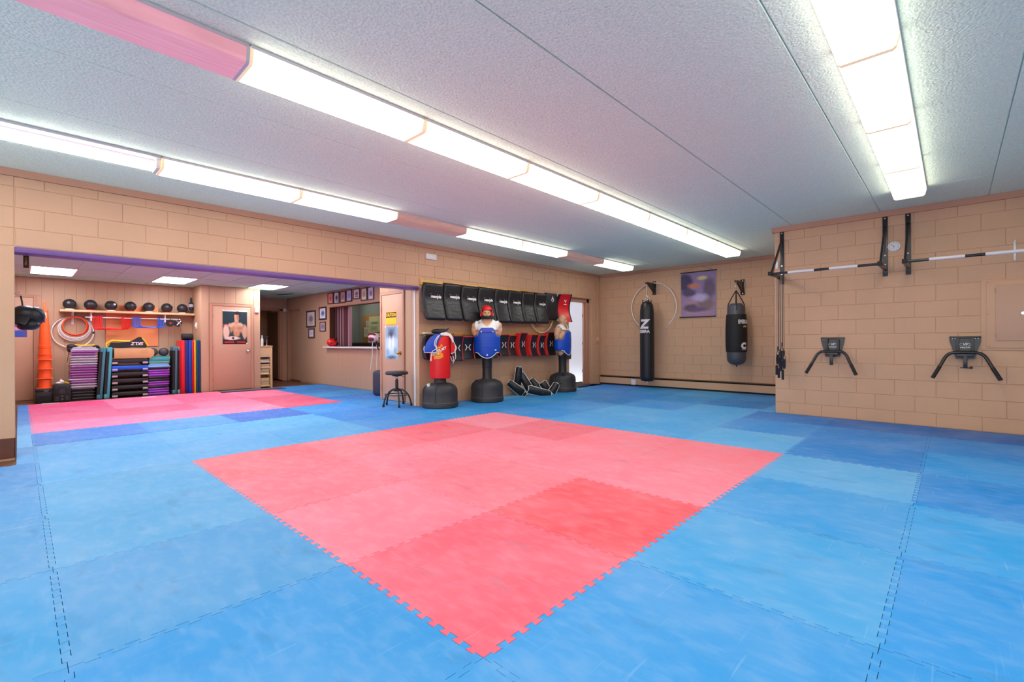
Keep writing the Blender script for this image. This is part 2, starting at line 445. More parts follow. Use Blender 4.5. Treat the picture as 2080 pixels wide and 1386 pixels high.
# wall with the wide opening (faces -Y)
OX0, OX1, DX0, DX1 = -1.14, 3.6, 7.9, 8.875
bm = BM(); g = .006
box(bm, XL, OX0, YA+g, YA+.2, 0-.03, ZC); box(bm, OX0, OX1, YA+g, YA+.2, 2.052, ZC)
box(bm, OX1, DX0, YA+g, YA+.2, -.03, ZC); box(bm, DX0, DX1, YA+g, YA+.2, 2.165, ZC); box(bm, DX1, XB+.2, YA+g, YA+.2, -.03, ZC)
wall_left = struct('wall_left', bm, M_block)
blocks(wall_left, lambda u, d: (u, YA+d), 0, [(-2.8, -1.32, .0, 2.06), (-2.8, OX0, 2.06, 2.74), (OX0, OX1, 2.06, 2.74), (OX1, DX0, 0, 2.74), (DX0, DX1, 2.17, 2.74), (DX1, XB, 0, 2.74)], .205-.203, -.93+.203)
# back wall (faces -X)
bm = BM(); box(bm, XB+g, XB+.2, YC-.1, YA+.2, -.03, ZC); wall_back = struct('wall_back', bm, M_block)
blocks(wall_back, lambda u, d: (XB+d, -u), FACE_X, [(-YA, -YC, .22, 2.74)], .168-.203, -2.422)
# projecting wall that carries the bars (faces -X)
bm = BM(); box(bm, XC+g, XB, YR, YC-.002, -.03, ZC); wall_right = struct('wall_right', bm, M_block)
blocks(wall_right, lambda u, d: (XC+d, -u), FACE_X, [(-YC, 2.9, 0, 2.74)], .168-.203, -.377-.203)
# the ends of the room behind the camera: plain wall and a glazed shop front
sbox('wall_rear', XL-.2, XB, YR-.2, YR, -.03, ZC, M_block)
bm = BM(); box(bm, XL-.2, XL, YR, YA+.2, 2.5, ZC); box(bm, XL-.2, XL, YR, YA+.2, -.03, .3)
for y in (YR+.1, -2.2, 0, 2.2, 4.4, YA-.1): box(bm, XL-.14, XL-.06, y-.05, y+.05, .3, 2.5)
struct('wall_front', bm, M_trim)

# ---- trims
sbox('trim_1', XL, XB, YA-.022, YA+.004, 2.738, ZC-.001, M_trim)
sbox('trim_2', XB-.02, XB+.004, YC, YA-.022, 2.74, ZC-.001, M_trim)
bm = BM(); box(bm, XC-.03, XC+.004, YR, YC+.03, 2.735, ZC-.001); box(bm, XC, XB-.02, YC, YC+.03, 2.735, ZC-.001)
struct('trim_3', bm, M_trim)
bm = BM(); box(bm, OX0, OX1, YA-.006, YA+.21, 2.0, 2.055, .008, 2)
struct('trim_4', bm, M_purple, None, 35, 'purple painted steel lintel over the wide opening')
sbox('trim_5', 3.588, 3.602, YA+.1, YA+.135, 0, 2.0, M_plastic_w, None, 0, 'white corner strip on the end of the wall')
bm = BM(); box(bm, XL, OX0+.002, YA-.012, YA+.02, 0, .19, .003, 1); box(bm, OX0-.004, OX0+.006, YA-.012, YA+.2, 0, .19)
struct('baseboard_left', bm, mat('brown_base', (98,56,42), .6, var=(9,.15)))
sbox('trim_7', -1.32, OX0+.001, YA, YA+.205, .0, 2.055, M_block, None, .003, 'smooth tan post at the end of the wide opening')
# baseboard heater under the bags
hb = thing('baseboard_heater', 'long tan baseboard heater under the heavy bags', 'heater', (XB, 0, 0), 0)
bm = BM(); box(bm, -.055, .0, YC+.02, YA-.02, .035, .185, .004, 1); obj('front_cover', bm, M_block, hb)
bm = BM(); box(bm, -.07, .0, YC+.02, YA-.02, .215, .232, .004, 1); obj('top_cap', bm, mat('heater_cap', (112,88,66), .5), hb)
bm = BM(); box(bm, -.03, .0, YC+.02, YA-.02, .186, .214); obj('air_slot', bm, M_dark, hb)
bm = BM(); box(bm, -.045, .0, YC+.02, YA-.02, .0, .034); obj('lower_gap', bm, M_dark, hb)
bm = BM()
box(bm, -.062, -.054, 4.41, 4.53, .03, .16, .003, 1); obj('cover_clip', bm, M_plastic_w, hb)
# door opening in the wall by the corner: frame set back in the blocks, white room behind
d1 = struct('door_1', BM(), None) if False else None
bm = BM(); yj = YA+.12
box(bm, DX1-.10, DX1, yj-.03, YA+.2, 0, 2.165, .004, 1); box(bm, DX0, DX0+.09, yj-.03, YA+.2, 0, 2.165, .004, 1); box(bm, DX0, DX1, yj-.03, YA+.2, 2.07, 2.165, .004, 1)
box(bm, DX1-.135, DX1-.09, yj+.03, YA+.2, 0, 2.08); box(bm, DX0+.09, DX0+.13, yj+.03, YA+.2, 0, 2.08)
frame1 = struct('door_1', bm, M_trim, None, 35, 'tan door frame of the bright side room')
for z in (.35, 1.05, 1.75):
    bm = BM(); cyl(bm, (DX1-.137, yj+.08, z-.04), (DX1-.137, yj+.08, z+.04), .008); obj('hinge', bm, M_brass, frame1)
M_wblock = mat('white_block', (226,231,240), .55, bump=(40,.15,1))
bm = BM(); box(bm, 7.3, XB+.6, 7.3, 7.4, -.03, 2.6); sidew = struct('wall_side_room', bm, M_wblock)
blocks(sidew, lambda u, d: (u, 7.29+d), 0, [(7.8, 9.75, .16, 2.5)], .1, 8.0)
for o in sidew.children:
    o.data = o.data.copy() if o.data.materials[0] != M_wblock else o.data
    o.data.materials.clear(); o.data.materials.append(M_wblock)
bm = BM(); box(bm, 7.3, 9.8, 7.26, 7.3, 0, .10); struct('baseboard_side_room', bm, M_white)
sbox('wall_side_room_end', XB+.55, XB+.65, YA+.2, 7.4, -.03, 2.6, M_wblock); sbox('wall_side_room_near', 7.2, 7.3, YA+.2, 7.4, -.03, 2.6, M_wblock)
sbox('ceiling_side_room', 7.2, 9.85, YA+.2, 7.4, 2.6, 2.7, M_white)

# ---- back room
YB = 11.9; ZB = 2.41; XW = 4.4
M_pw = M_panelwall
def boards(wall, place, rz, rects, seed, widths=(.155,.11,.205,.12,.175,.2)):
    rd = random.Random(seed)
    for (u0, u1, z0, z1) in rects:
        u = u0
        while u < u1-.01:
            w = min(rd.choice(widths), u1-u); 
            if u1-u-w < .05: w = u1-u
            bm = BM(); box(bm, .0008, w-.0008, 0, .012, z0, z1, .0022, 1)
            x, y = place(u); obj('wall_panel', bm, M_pw, wall, 0, (x, y, 0), rz); u += w
bm = BM(); box(bm, -2.1, 1.8, YB+.011, YB+.15, -.03, 2.6); wb_ = struct('wall_annex_back', bm, M_pw)
boards(wb_, lambda u: (u, YB), 0, [(-2, -1.80, 0, ZB), (-1.80, -.80, 2.06, ZB), (-.80, 1.72, 0, ZB)], 3)
bm = BM(); box(bm, -2.2, -2.1, YA+.2, YB+.1, -.03, 2.6); struct('wall_annex_left', bm, M_pw)
# closet that projects from the back wall, with its door
CX0, CX1, CY = 1.712, 2.94, 11.1
bm = BM(); box(bm, CX0+.011, CX1-.011, CY+.011, CY+.1, -.03, 2.6); box(bm, CX0+.011, CX0+.1, CY+.05, YB+.1, -.03, 2.6); box(bm, CX1-.1, CX1-.0, CY+.05, 13.3, -.03, 2.6)
cl = struct('wall_closet', bm, M_pw)
boards(cl, lambda u: (u, CY), 0, [(CX0, 1.865, 0, ZB), (1.868, 2.795, 2.02, ZB), (2.80, CX1, 0, ZB)], 5, (.155,.3,.24))
boards(cl, lambda u: (CX0, -u), FACE_X, [(-YB, -CY, 0, ZB)], 6)
def door_leaf(name, label, x0, x1, z1, loc, rz, knob_x, knob_m, m=M_door, hinge_x=None, fw=.055):
    d = bpy.data.objects.new(name, None); COL.objects.link(d); d['kind'] = 'structure'; d['label'] = label
    d.location = loc; d.rotation_euler = (0, 0, rz)
    pbox('door_leaf', (x0+.003, x1-.003, -.012, .02, .008, z1-.003), m, d, .002)
    bm = BM(); box(bm, x0-fw, x0, -.024, .01, 0, z1+fw, .003, 1); box(bm, x1, x1+fw, -.024, .01, 0, z1+fw, .003, 1); box(bm, x0, x1, -.024, .01, z1, z1+fw, .003, 1)
    obj('door_frame', bm, M_trim, d)
    bm = BM(); box(bm, x0-.001, x1+.001, -.004, .03, 0, z1+.001); obj('shadow_gap', bm, M_dark, d, 0)
    if knob_x is not None:
        bm = BM(); cyl(bm, (knob_x, -.012, .90), (knob_x, -.018, .90), .034, n=20); cyl(bm, (knob_x, -.018, .90), (knob_x, -.05, .90), .011); ell(bm, (knob_x, -.065, .90), (.03, .024, .03), 16); obj('knob', bm, knob_m, d)
    hx = x0 if hinge_x is None else hinge_x
    for z in (.25, 1.0, 1.72):
        bm = BM(); cyl(bm, (hx, -.027, z-.045), (hx, -.027, z+.045), .007, n=8); obj('hinge', bm, M_trim, d)
    return d
door_leaf('door_2', 'tan closet door in the back room carrying a boxer poster', 1.927, 2.731, 1.957, (0, CY-.001, 0), 0, 2.66, M_chrome)
door_leaf('door_3', 'tan door at the far end of the back room beside the cones', -1.75, -.912, 2.008, (0, YB-.001, 0), 0, -1.68, M_chrome)
# wall with the office window (faces -X), the end hall beyond
WY0, WY1, WZ0, WZ1 = 8.02, 10.51, .99, 2.022
bm = BM(); t = .13
box(bm, XW+.011, XW+t, 6.9, WY0, -.03, 2.6); box(bm, XW+.011, XW+t, WY0, WY1, -.03, WZ0); box(bm, XW+.011, XW+t, WY0, WY1, WZ1, 2.6)
box(bm, XW+.011, XW+t, WY1, 12.33, -.03, 2.6); box(bm, XW+.011, XW+t, 12.33, 13.2, 2.075, 2.6); box(bm, XW+.011, XW+t, 13.2, 14.8, -.03, 2.6)
ww = struct('wall_annex_right', bm, M_pw)
boards(ww, lambda u: (XW, -u), FACE_X, [(-13.3, -13.2, 0, ZB), (-13.2, -12.33, 2.075, ZB), (-12.33, -WY1, 0, ZB), (-WY1, -WY0, 0, WZ0), (-WY1, -WY0, WZ1, ZB), (-WY0, -7.0, 0, ZB)], 9, (.4,.3,.4,.2))
bm = BM()
box(bm, XW-.012, XW+t, WY0-.03, WY1+.0, WZ1-.02, WZ1); box(bm, XW-.004, XW+t, WY1-.02, WY1, WZ0, WZ1); box(bm, XW-.004, XW+t, WY0, WY0+.02, WZ0, WZ1)
M_brown = mat('dark_brown_wood', (92,56,34), .5, var=(4,.15), stretch=(4,4,.6))
win = struct('window_1', bm, M_trim, None, 0, 'counter window into the office, open, with white sill')
bm = BM(); box(bm, XW-.12, XW+t+.05, WY0-.12, WY1+.13, WZ0-.03, WZ0+.006, .006, 2); obj('window_sill', bm, M_white, win)
bm = BM(); box(bm, XW+.004, XW+t+.002, WY1-.028, WY1-.018, WZ0, WZ1-.02); obj('window_jamb', bm, M_brown, win, 0); bm = BM(); box(bm, XW+.004, XW+t+.002, WY0+.02, WY1-.02, WZ1-.03, WZ1-.018); obj('window_head', bm, M_brown, win, 0)
# closet by the opening with the caution door (faces -X)
KX = 3.72
bm = BM(); box(bm, KX+.01, XW+.1, YA+.2, 6.9, -.03, 2.6); kc = struct('wall_caution_closet', bm, M_pw)
boards(kc, lambda u: (KX, -u), FACE_X, [(-6.905, -6.87, 0, ZB), (-6.87, -6.04, 2.06, ZB), (-6.04, -5.64, 0, ZB)], 11, (.2,.3))
door_leaf('door_4', 'narrow tan door with a yellow caution notice', -6.812, -6.11, 2.0, (KX-.001, 0, 0), FACE_X, -6.18, M_brass)
# end of the hall
HY = 13.3
bm = BM(); box(bm, CX1-.1, XW+.1, HY, HY+.12, 2.1, 2.6); box(bm, 4.28, XW+.1, HY, HY+.12, -.03, 2.1); hall = struct('wall_hall_end', bm, M_pw)
bm = BM(); box(bm, 4.20, 4.28, HY-.02, HY+.14, 0, 2.1, .004, 1); box(bm, CX1, 4.28, HY-.02, HY+.14, 2.04, 2.12, .004, 1); struct('trim_6', bm, M_trim)
bm = BM(); box(bm, 2.4, XW+.2, 14.62, 14.7, -.03, 2.6); sd = struct('wall_stairwell', bm, M_pw)
for k in range(13):
    bm = BM(); z = .05+k*.185; box(bm, 2.5, XW+.1, 14.59, 14.62, z, z+.178, .004, 1); obj('siding_board', bm, M_pw, sd, 0)
bm = BM(); box(bm, 4.19, 4.23, HY+.14, HY+.95, .01, 2.02, .003, 1); d5 = struct('door_5', bm, M_brown, None, 0, 'dark brown door standing open at the end of the hall')
hr = tag(obj('stair_handrail', (lambda b: (tube(b, [(3.25, 14.575, 2.05), (4.3, 14.575, .98)], .03, 10), b)[1])(BM()), M_brown), 'brown wooden handrail sloping down the stairwell siding', 'handrail')
bm = BM(); box(bm, XW+.07, XW+.11, 12.36, 13.17, .01, 2.05, .003, 1); d6 = struct('door_6', bm, M_door, None, 0, 'tan side door recessed in the hall wall')
bm = BM(); box(bm, XW+.02, XW+.07, 12.335, 12.37, 0, 2.07); box(bm, XW+.02, XW+.07, 13.16, 13.2, 0, 2.07); box(bm, XW+.02, XW+.07, 12.335, 13.2, 2.04, 2.074); obj('door_frame', bm, M_trim, d6, 0)
bm = BM(); box(bm, XW+.055, XW+.068, 12.40, 12.43, .02, 2.04); obj('weather_strip', bm, M_steel, d6, 0)
# office behind the counter window
M_office = mat('office_wall', (150,156,150), .6)
bm = BM(); box(bm, 6.2, 6.3, 6.9, 13.3, -.03, 2.6); box(bm, XW+t, 6.3, 12.33, 12.4, -.03, 2.6); box(bm, XW+t, 6.3, 6.8, 6.9, -.03, 2.6); struct('wall_office', bm, M_office)
sbox('ceiling_office', XW+t, 6.3, 6.8, 12.4, 2.5, 2.6, M_tile)
sbox('wall_hall_light_block', XW+t, XW+t+.08, 12.4, 14.8, -.03, 2.6, M_pw); sbox('wall_stairwell_light_block', 1.9, 2.0, YB+.1, 14.8, -.03, 2.6, M_pw)  # unseen walls added to keep world light from leaking in
t = thing('panel_light', 'unseen ceiling panel added to brighten the window end of the office', 'ceiling light', (5.4, 11.2, 2.495)); pbox('diffuser', (0, .3, 0, .6, -.02, 0), M_lit, t); pbox('frame', (-.02, .32, -.02, .62, -.008, 0), M_white, t)  # second office panel, out of view, added for more light inside
# ceiling of tiles and bars
cb = sbox('ceiling_annex', -2.1, XW+.1, YA+.2, 14.7, ZB+.05, ZB+.1, M_tile)
GX = [-.98+.6*k for k in range(-2, 10)]; GY = [10.0+1.2*k for k in range(-4, 3)]+[13.3]
LAMPS = {(-.98, 10.0), (.82, 10.0), (2.62, 10.0), (-.98, 6.4), (.82, 6.4), (2.62, 6.4)}  # the nearer row is out of view, added to brighten the back room
tile_me = {}
for i in range(len(GX)-1):
    for j in range(len(GY)-1):
        x0, x1, y0, y1 = GX[i], min(GX[i+1], XW), max(GY[j], YA+.2), GY[j+1]
        if x1-x0 < .05 or (round(GX[i], 2), round(GY[j], 2)) in LAMPS: continue
        k = (round(x1-x0, 3), round(y1-y0, 3))
        if k not in tile_me:
            bm = BM(); box(bm, .008, k[0]-.008, .008, k[1]-.008, .004, .02); tile_me[k] = mesh_of(bm, 'ceiling_tile', 0)
        link('ceiling_tile', tile_me[k], M_tile, cb, (x0, y0, ZB))
for x in GX:
    if x < XW: bm = BM(); box(bm, x-.012, x+.012, YA+.2, 13.3, ZB-.003, ZB+.004); obj('grid_bar', bm, M_tile, cb, 0)
for y in GY[1:]:
    bm = BM(); box(bm, -2.1, XW, y-.012, y+.012, ZB-.002, ZB+.004); obj('grid_bar', bm, M_tile, cb, 0)

# ================================================================== LIGHT FIXTURES
M_pink = mat('pink_lens_painted_glow', (236,164,172), .35, var=(9,.25), stretch=(.3,6,1), emit=.28)  # tubes are off; faint emission stands in for light from neighbouring fixtures
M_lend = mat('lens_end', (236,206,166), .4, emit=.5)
M_brownl = mat('brown_lens_painted_glow', (206,164,150), .35, var=(8,.2), stretch=(.3,6,1), emit=.18)  # weak emission painted in, as if lit fixtures shone through the lens
M_dim = mat('aged_lit_diffuser', (255,236,206), .4, emit=LAMP*.55)
M_tube = mat('bare_tube', (255,252,248), .4, emit=LAMP*1.6)
M_lside = mat('lit_diffuser_side', (255,249,240), .4, emit=LAMP*.5)
M_housing = mat('fixture_housing', (206,200,204), .4)
def lens_profile(w=.145, d=.092):
    return [(-w, 0), (-w, -.028), (-w+.014, -d+.012), (-w+.03, -d), (w-.03, -d), (w-.014, -d+.012), (w, -.028), (w, 0)]
def fixture(x0, x1, yc, state, label):
    t = thing('ceiling_light', label, 'ceiling light', (x0, yc, ZC), 0, 'fluorescent fixtures on the main ceiling')
    ln = x1-x0
    pbox('housing', (.004, ln-.004, -.15, .15, -.022, 0), M_housing, t, .004)
    if state == 'bare':
        pbox('channel', (.004, ln-.004, -.06, .06, -.06, -.022), M_housing, t, .006)
        bm = BM(); cyl(bm, (.03, .04, -.085), (ln-.03, .04, -.085), .016, n=12); obj('tube', bm, M_tube, t)
        bm = BM(); cyl(bm, (.03, -.06, -.085), (ln-.03, -.06, -.085), .016, n=12); obj('tube', bm, M_tube, t)
        for x in (.006, ln-.036): pbox('socket', (x, x+.03, -.1, .09, -.105, -.02), M_plastic_w, t, .004)
    else:
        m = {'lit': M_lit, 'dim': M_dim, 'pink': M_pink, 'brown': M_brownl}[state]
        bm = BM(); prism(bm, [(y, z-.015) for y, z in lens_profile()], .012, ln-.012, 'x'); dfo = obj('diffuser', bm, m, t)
        if state in ('lit', 'dim'):                       # the wrap glows less at its sides than under the tubes
            dfo.data.materials.append(M_lside)
            for p in dfo.data.polygons:
                if abs(p.normal.z) < .6: p.material_index = 1
        for x in (.0, ln-.018):
            bm = BM(); prism(bm, [(y*1.02, z*1.02-.014) for y, z in lens_profile()], x, x+.018, 'x')
            obj('end_cap', bm, M_lend if state in ('lit', 'dim') else M_housing, t)
    return t
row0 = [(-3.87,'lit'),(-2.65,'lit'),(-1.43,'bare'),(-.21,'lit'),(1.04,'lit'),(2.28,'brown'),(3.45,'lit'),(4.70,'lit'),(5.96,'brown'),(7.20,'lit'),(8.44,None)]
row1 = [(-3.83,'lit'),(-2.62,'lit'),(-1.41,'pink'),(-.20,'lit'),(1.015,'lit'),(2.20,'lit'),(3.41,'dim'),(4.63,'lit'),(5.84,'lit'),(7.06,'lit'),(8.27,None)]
row2 = [(-3.87,'lit'),(-2.66,'lit'),(-1.45,'lit'),(-.23,'lit'),(.98,'lit'),(2.20,'lit'),(3.42,'lit'),(4.64,'dim'),(5.82,None)]
ROWS = [(row0, 4.18, 'by the wide opening'), (row1, 1.855, 'in middle row'), (row2, -.845, 'over the pull-up bars')]
NTH = ['first','second','third','fourth','fifth','sixth','seventh','eighth','ninth','tenth','eleventh']
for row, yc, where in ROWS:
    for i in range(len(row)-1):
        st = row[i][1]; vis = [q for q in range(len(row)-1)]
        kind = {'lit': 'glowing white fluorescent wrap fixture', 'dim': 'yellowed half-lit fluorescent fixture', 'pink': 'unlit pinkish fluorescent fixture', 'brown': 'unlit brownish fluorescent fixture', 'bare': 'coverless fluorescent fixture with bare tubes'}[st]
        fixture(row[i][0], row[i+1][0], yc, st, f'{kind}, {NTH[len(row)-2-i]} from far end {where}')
for i, x in enumerate((-3.6, -2.4, -1.2, 0, 1.2, 2.4, 3.6)):
    fixture(x, x+1.2, -3.3, 'lit', f'fluorescent fixture behind the viewer, {NTH[i]} from the shop front')
M_panel = mat('lit_panel', (255,250,255), .4, emit=LAMP*1.75)
for x, y in sorted(LAMPS):
    t = thing('panel_light', 'glowing ceiling panel in the back room, '+{-.98:'above the orange cones', .82:'above the ball shelf', 2.62:'by the closet door'}[x]+('' if y > 9 else ', unseen fill added behind the lintel'), 'ceiling light', (x, y, ZB), 0, 'troffers in the back room ceiling')
    yl = 1.18 if x < 2 or y < 9 else .98
    pbox('diffuser', (.02, .58, .02, yl, -.002, .015), M_panel, t)
    bm = BM()
    for d in ((0,.6,0,.02),(0,.6,yl,yl+.02),(0,.02,.02,yl),(.58,.6,.02,yl)): box(bm, *d, -.004, .02)
    obj('frame', bm, M_white, t, 0)
t = thing('panel_light', 'ceiling panel in the bright side room', 'ceiling light', (8.1, 6.2, 2.595)); pbox('diffuser', (0, .6, 0, .6, -.02, 0), M_panel, t); pbox('frame', (-.02, .62, -.02, .62, -.008, 0), M_white, t)
t = thing('panel_light', 'ceiling panel inside the office', 'ceiling light', (5.4, 9.0, 2.495)); pbox('diffuser', (0, .3, 0, .6, -.02, 0), M_panel, t); pbox('frame', (-.02, .32, -.02, .62, -.008, 0), M_white, t)
# ================================================================== MAIN ROOM: PROJECTING WALL
M_grip = mat('white_grip_tape', (226,220,222), .6)
def pullup(y_left, y_right, grips, label, ends):
    """brackets at the world Y of each wall plate; local x = -Y"""
    t = thing('pull_up_bar', label, 'pull-up bar', (XC, 0, 0), FACE_X, 'wall-mounted pull-up bars')
    zb, yb = 2.04, -.6
    for y in (y_left, y_right):
        x = -y
        pl = pbox('wall_plate', (x-.027, x+.027, -.012, 0, 1.945, 2.732), M_blackm, t, .002)
        for z in (2.0, 2.10, 2.22, 2.71):
            bm = BM(); cyl(bm, (x, -.012, z), (x, -.02, z), .011, n=6); obj('bolt', bm, M_chrome, pl)
        pbox('arm', (x-.02, x+.02, yb-.05, -.01, zb-.022, zb+.022), M_blackm, t, .003)
        bm = BM(); prism(bm, [(-.012, 1.97), (-.012, zb-.02), (-.33, zb-.02)], x-.004, x+.004, 'x'); obj('gusset', bm, M_blackm, t)
        bm = BM(); a = Vector((x, -.02, 2.60)); b = Vector((x, yb+.04, zb+.02)); 
        d = (b-a).normalized(); n = Vector((0, d.z, -d.y))
        vs = [a-n*.016+Vector((s*.012, 0, 0)) for s in (-1, 1)]+[a+n*.016+Vector((s*.012, 0, 0)) for s in (-1, 1)]
        ws = [v+(b-a) for v in vs]
        V = [bm.verts.new(v) for v in vs+ws]
        for q in ((0,1,3,2),(4,6,7,5),(0,4,5,1),(2,3,7,6),(0,2,6,4),(1,5,7,3)): bm.faces.new([V[i] for i in q])
        obj('strut', bm, M_blackm, t, 0)
        pbox('end_cap', (x-.025, x+.025, yb-.062, yb-.045, zb-.027, zb+.027), M_rubber, t, .004)
    bm = BM(); cyl(bm, (ends[0], yb, zb), (ends[1], yb, zb), .0165, n=14); obj('bar', bm, M_blackm, t)
    for a, b in grips:
        bm = BM(); cyl(bm, (-a, yb, zb), (-b, yb, zb), .0195, n=14); obj('grip', bm, M_grip, t)
    return t
pullup(.668, -.55, [(.456, .147), (-.022, -.324)], 'black pull-up bar with white grips at the wall corner', (-.70, .57))
pullup(-.783, -2.02, [(-.999, -1.301), (-1.462, -1.80)], 'black pull-up bar with white grips running out of the picture', (.76, 2.05))
# resistance bands over the arm of the first bracket
M_bandh = mat('foam_handle', (20,24,36), .7)
M_bandt = mat('band_rubber', (70,58,50), .45); M_bandt2 = mat('band_rubber_pale', (150,138,126), .4)
for i, (y0, zt, m) in enumerate([(.690, .60, M_bandt2), (.655, .56, M_bandt), (.622, .66, M_bandt2), (.590, .54, M_bandt)]):
    t = thing('resistance_band', f'{["pale","brown","pale","brown"][i]} tube resistance band with black foam handles, {NTH[i]} from the wall corner', 'exercise band', (XC, y0, 0), FACE_X, 'resistance bands on the bracket arm')
    xo = -(y0-.64)*.6
    for s in (-1, 1):
        x = s*.009; dy = -.20-.03*i; zb = zt+(.16 if s > 0 else 0)
        bm = BM(); tube(bm, [(0, dy, 2.066), (x*.8, dy, 2.055), (x, dy, 1.7), (x, dy, zb+.24)], .0042, 6); obj('cord', bm, m, t)
        h = BM(); tube(h, [(x, dy, zb+.25), (x, dy, zb+.19)], .010, 8); obj('cuff', h, M_bandh, t)
        h = BM(); tube(h, [(x, dy, zb+.21), (x-.014*s, dy-.03, zb+.13), (x-.014*s, dy-.03, zb+.01)], .0035, 6); tube(h, [(x, dy, zb+.21), (x+.014*s, dy+.03, zb+.13), (x+.014*s, dy+.03, zb+.01)], .0035, 6); obj('strap', h, M_bandh, t)
        h = BM(); cyl(h, (x, dy-.004, zb-.01), (x, dy-.004, zb+.13), .0165, n=12); obj('handle', h, M_bandh, t)
# clock
t = thing('wall_clock', 'round white wall clock between the pull-up brackets', 'clock', (XC, -.642, 2.328), FACE_X)
bm = BM(); lathe(bm, [(0, 0), (.067, 0), (.067, .018), (.060, .024), (.058, .018), (0, .018)], 36, Matrix.Rotation(PI/2, 4, 'X')); obj('case', bm, M_plastic_w, t)
bm = BM(); lathe(bm, [(0, .0185), (.057, .0185), (.057, .019), (0, .019)], 36, Matrix.Rotation(PI/2, 4, 'X')); obj('dial', bm, mat('dial', (226,226,230), .4), t)
bm = BM()
for k in range(12):
    a = R(30*k); box(bm, -.0022, .0022, -.0205, -.019, .044, .053, M=Matrix.Rotation(a, 4, 'Y'))
obj('hour_marks', bm, M_blackp, t, 0)
for nm, a, l in (('hour_hand', 200, .028), ('minute_hand', 310, .042)):
    bm = BM(); box(bm, -.002, .002, -.0215, -.0205, -.006, l, M=Matrix.Rotation(R(a), 4, 'Y')); obj(nm, bm, M_blackp, t, 0)
# little white sensor by the corner
t = thing('motion_sensor', 'small white box on the wall behind the corner bracket', 'sensor', (XC, .735, 2.24), FACE_X); pbox('case', (-.018, .02, -.025, 0, -.055, .055), M_plastic_w, t, .006); pbox('lens', (-.012, .014, -.029, -.024, -.04, -.005), M_white, t, .003)
# white hook
t = thing('wall_hook', 'white double hook screwed to the wall over the metal cabinet', 'hook', (XC, -1.723, 2.12), FACE_X)
pbox('back_strip', (-.01, .01, -.006, 0, -.10, .11), M_plastic_w, t, .002)
for z, u in ((.10, 1), (-.10, 1)):
    bm = BM(); tube(bm, [(0, -.004, z), (0, -.03, z-.012), (0, -.045, z+.004), (0, -.048, z+.025)], .006, 8); obj('prong', bm, M_plastic_w, t)
    bm = BM(); cyl(bm, (0, -.006, z*.6), (0, -.009, z*.6), .004, n=8); obj('screw', bm, M_steel, t)
# dip bars
def dip(yc, w, label, logo, pin):
    t = thing('dip_bar', label, 'dip bar', (XC, yc, 0), FACE_X, 'folded dip bars'); h = w/2
    bm = BM(); prism(bm, [(-h, 1.14), (-h, 1.08), (-h*.72, .93), (-h*.62, .865), (h*.62, .865), (h*.72, .93), (h, 1.08), (h, 1.14)], -.012, 0, 'y'); pl = obj('wall_plate', bm, M_blackm, t, 0)
    for x in (-h+.025, -h+.05, h-.05, h-.025):
        bm = BM(); cyl(bm, (x, -.012, 1.12), (x, -.02, 1.12), .008, n=8); obj('bolt', bm, M_chrome, pl)
    for s in (-1, 1): pbox('upright', (s*.065-.014, s*.065+.014, -.055, -.012, .92, 1.12), mat('grey_steel', (58,56,54), .4), t, .003)
    pbox('top_lip', (-h, h, -.035, 0, 1.115, 1.14), M_blackm, t, .003)
    e = .29
    pts = [(-e, -.20, .632), (-e*.86, -.17, .72), (-e*.72, -.14, .81), (-e*.585, -.115, .895), (-e*.43, -.10, .935), (-e*.25, -.10, .943), (0, -.10, .944)]
    pts = pts+[(-x, y, z) for x, y, z in pts[:-1]][::-1]
    # round the bends
    sm = []
    for i in range(len(pts)-1):
        for q in range(4):
            u = q/4; p0 = Vector(pts[max(0, i-1)]); p1 = Vector(pts[i]); p2 = Vector(pts[i+1]); p3 = Vector(pts[min(len(pts)-1, i+2)])
            sm.append(.5*((2*p1)+(-p0+p2)*u+(2*p0-5*p1+4*p2-p3)*u*u+(-p0+3*p1-3*p2+p3)*u**3))
    sm.append(Vector(pts[-1]))
    bm = BM(); tube(bm, sm, .0185, 12); obj('handle', bm, M_blackm, t)
    for s in (-1, 1):
        a, b = Vector(pts[0]), Vector(pts[1]); a.x *= -s; b.x *= -s
        bm = BM(); cyl(bm, a, a+(b-a).normalized()*.16, .0205, n=14); obj('grip', bm, M_rubber, t)
    pbox('pivot_block', (-.075, .075, -.10, -.012, .885, .93), M_blackm, t, .004)
    pbox('stop_leg', (-.019, .019, -.13, -.092, .755, .90), M_blackm, t, .003)
    if pin:
        bm = BM(); cyl(bm, (-.045, -.115, .76), (.045, -.115, .76), .006, n=8); ell(bm, (.05, -.115, .765), .016, 10); obj('locking_pin', bm, M_blackm, t)
    # maker's mark: winged ring with letters over a name
    for s in (-1, 1):
        bm = BM(); tube(bm, torus_pts((s*.028, -.0165, 1.04), .022, 14, 'y', 90 if s < 0 else -90, 270 if s < 0 else 90, 1, .55), .0028, 5); obj('logo_wing', bm, M_white, t)
    lettering(t, 'VF', .042, M_white, (0, -.0145, 1.04), 1, .2, .0012)
    lettering(t, 'VALOR', .026, M_white, (0, -.0145, 1.004), 1.15, 0, .0008)
    return t
dip(.037, .276, 'black folded dip bar on the wall under the first pull-up bar', 1, False)
dip(-1.305, .275, 'black folded dip bar next to the metal wall cabinet', 1, True)
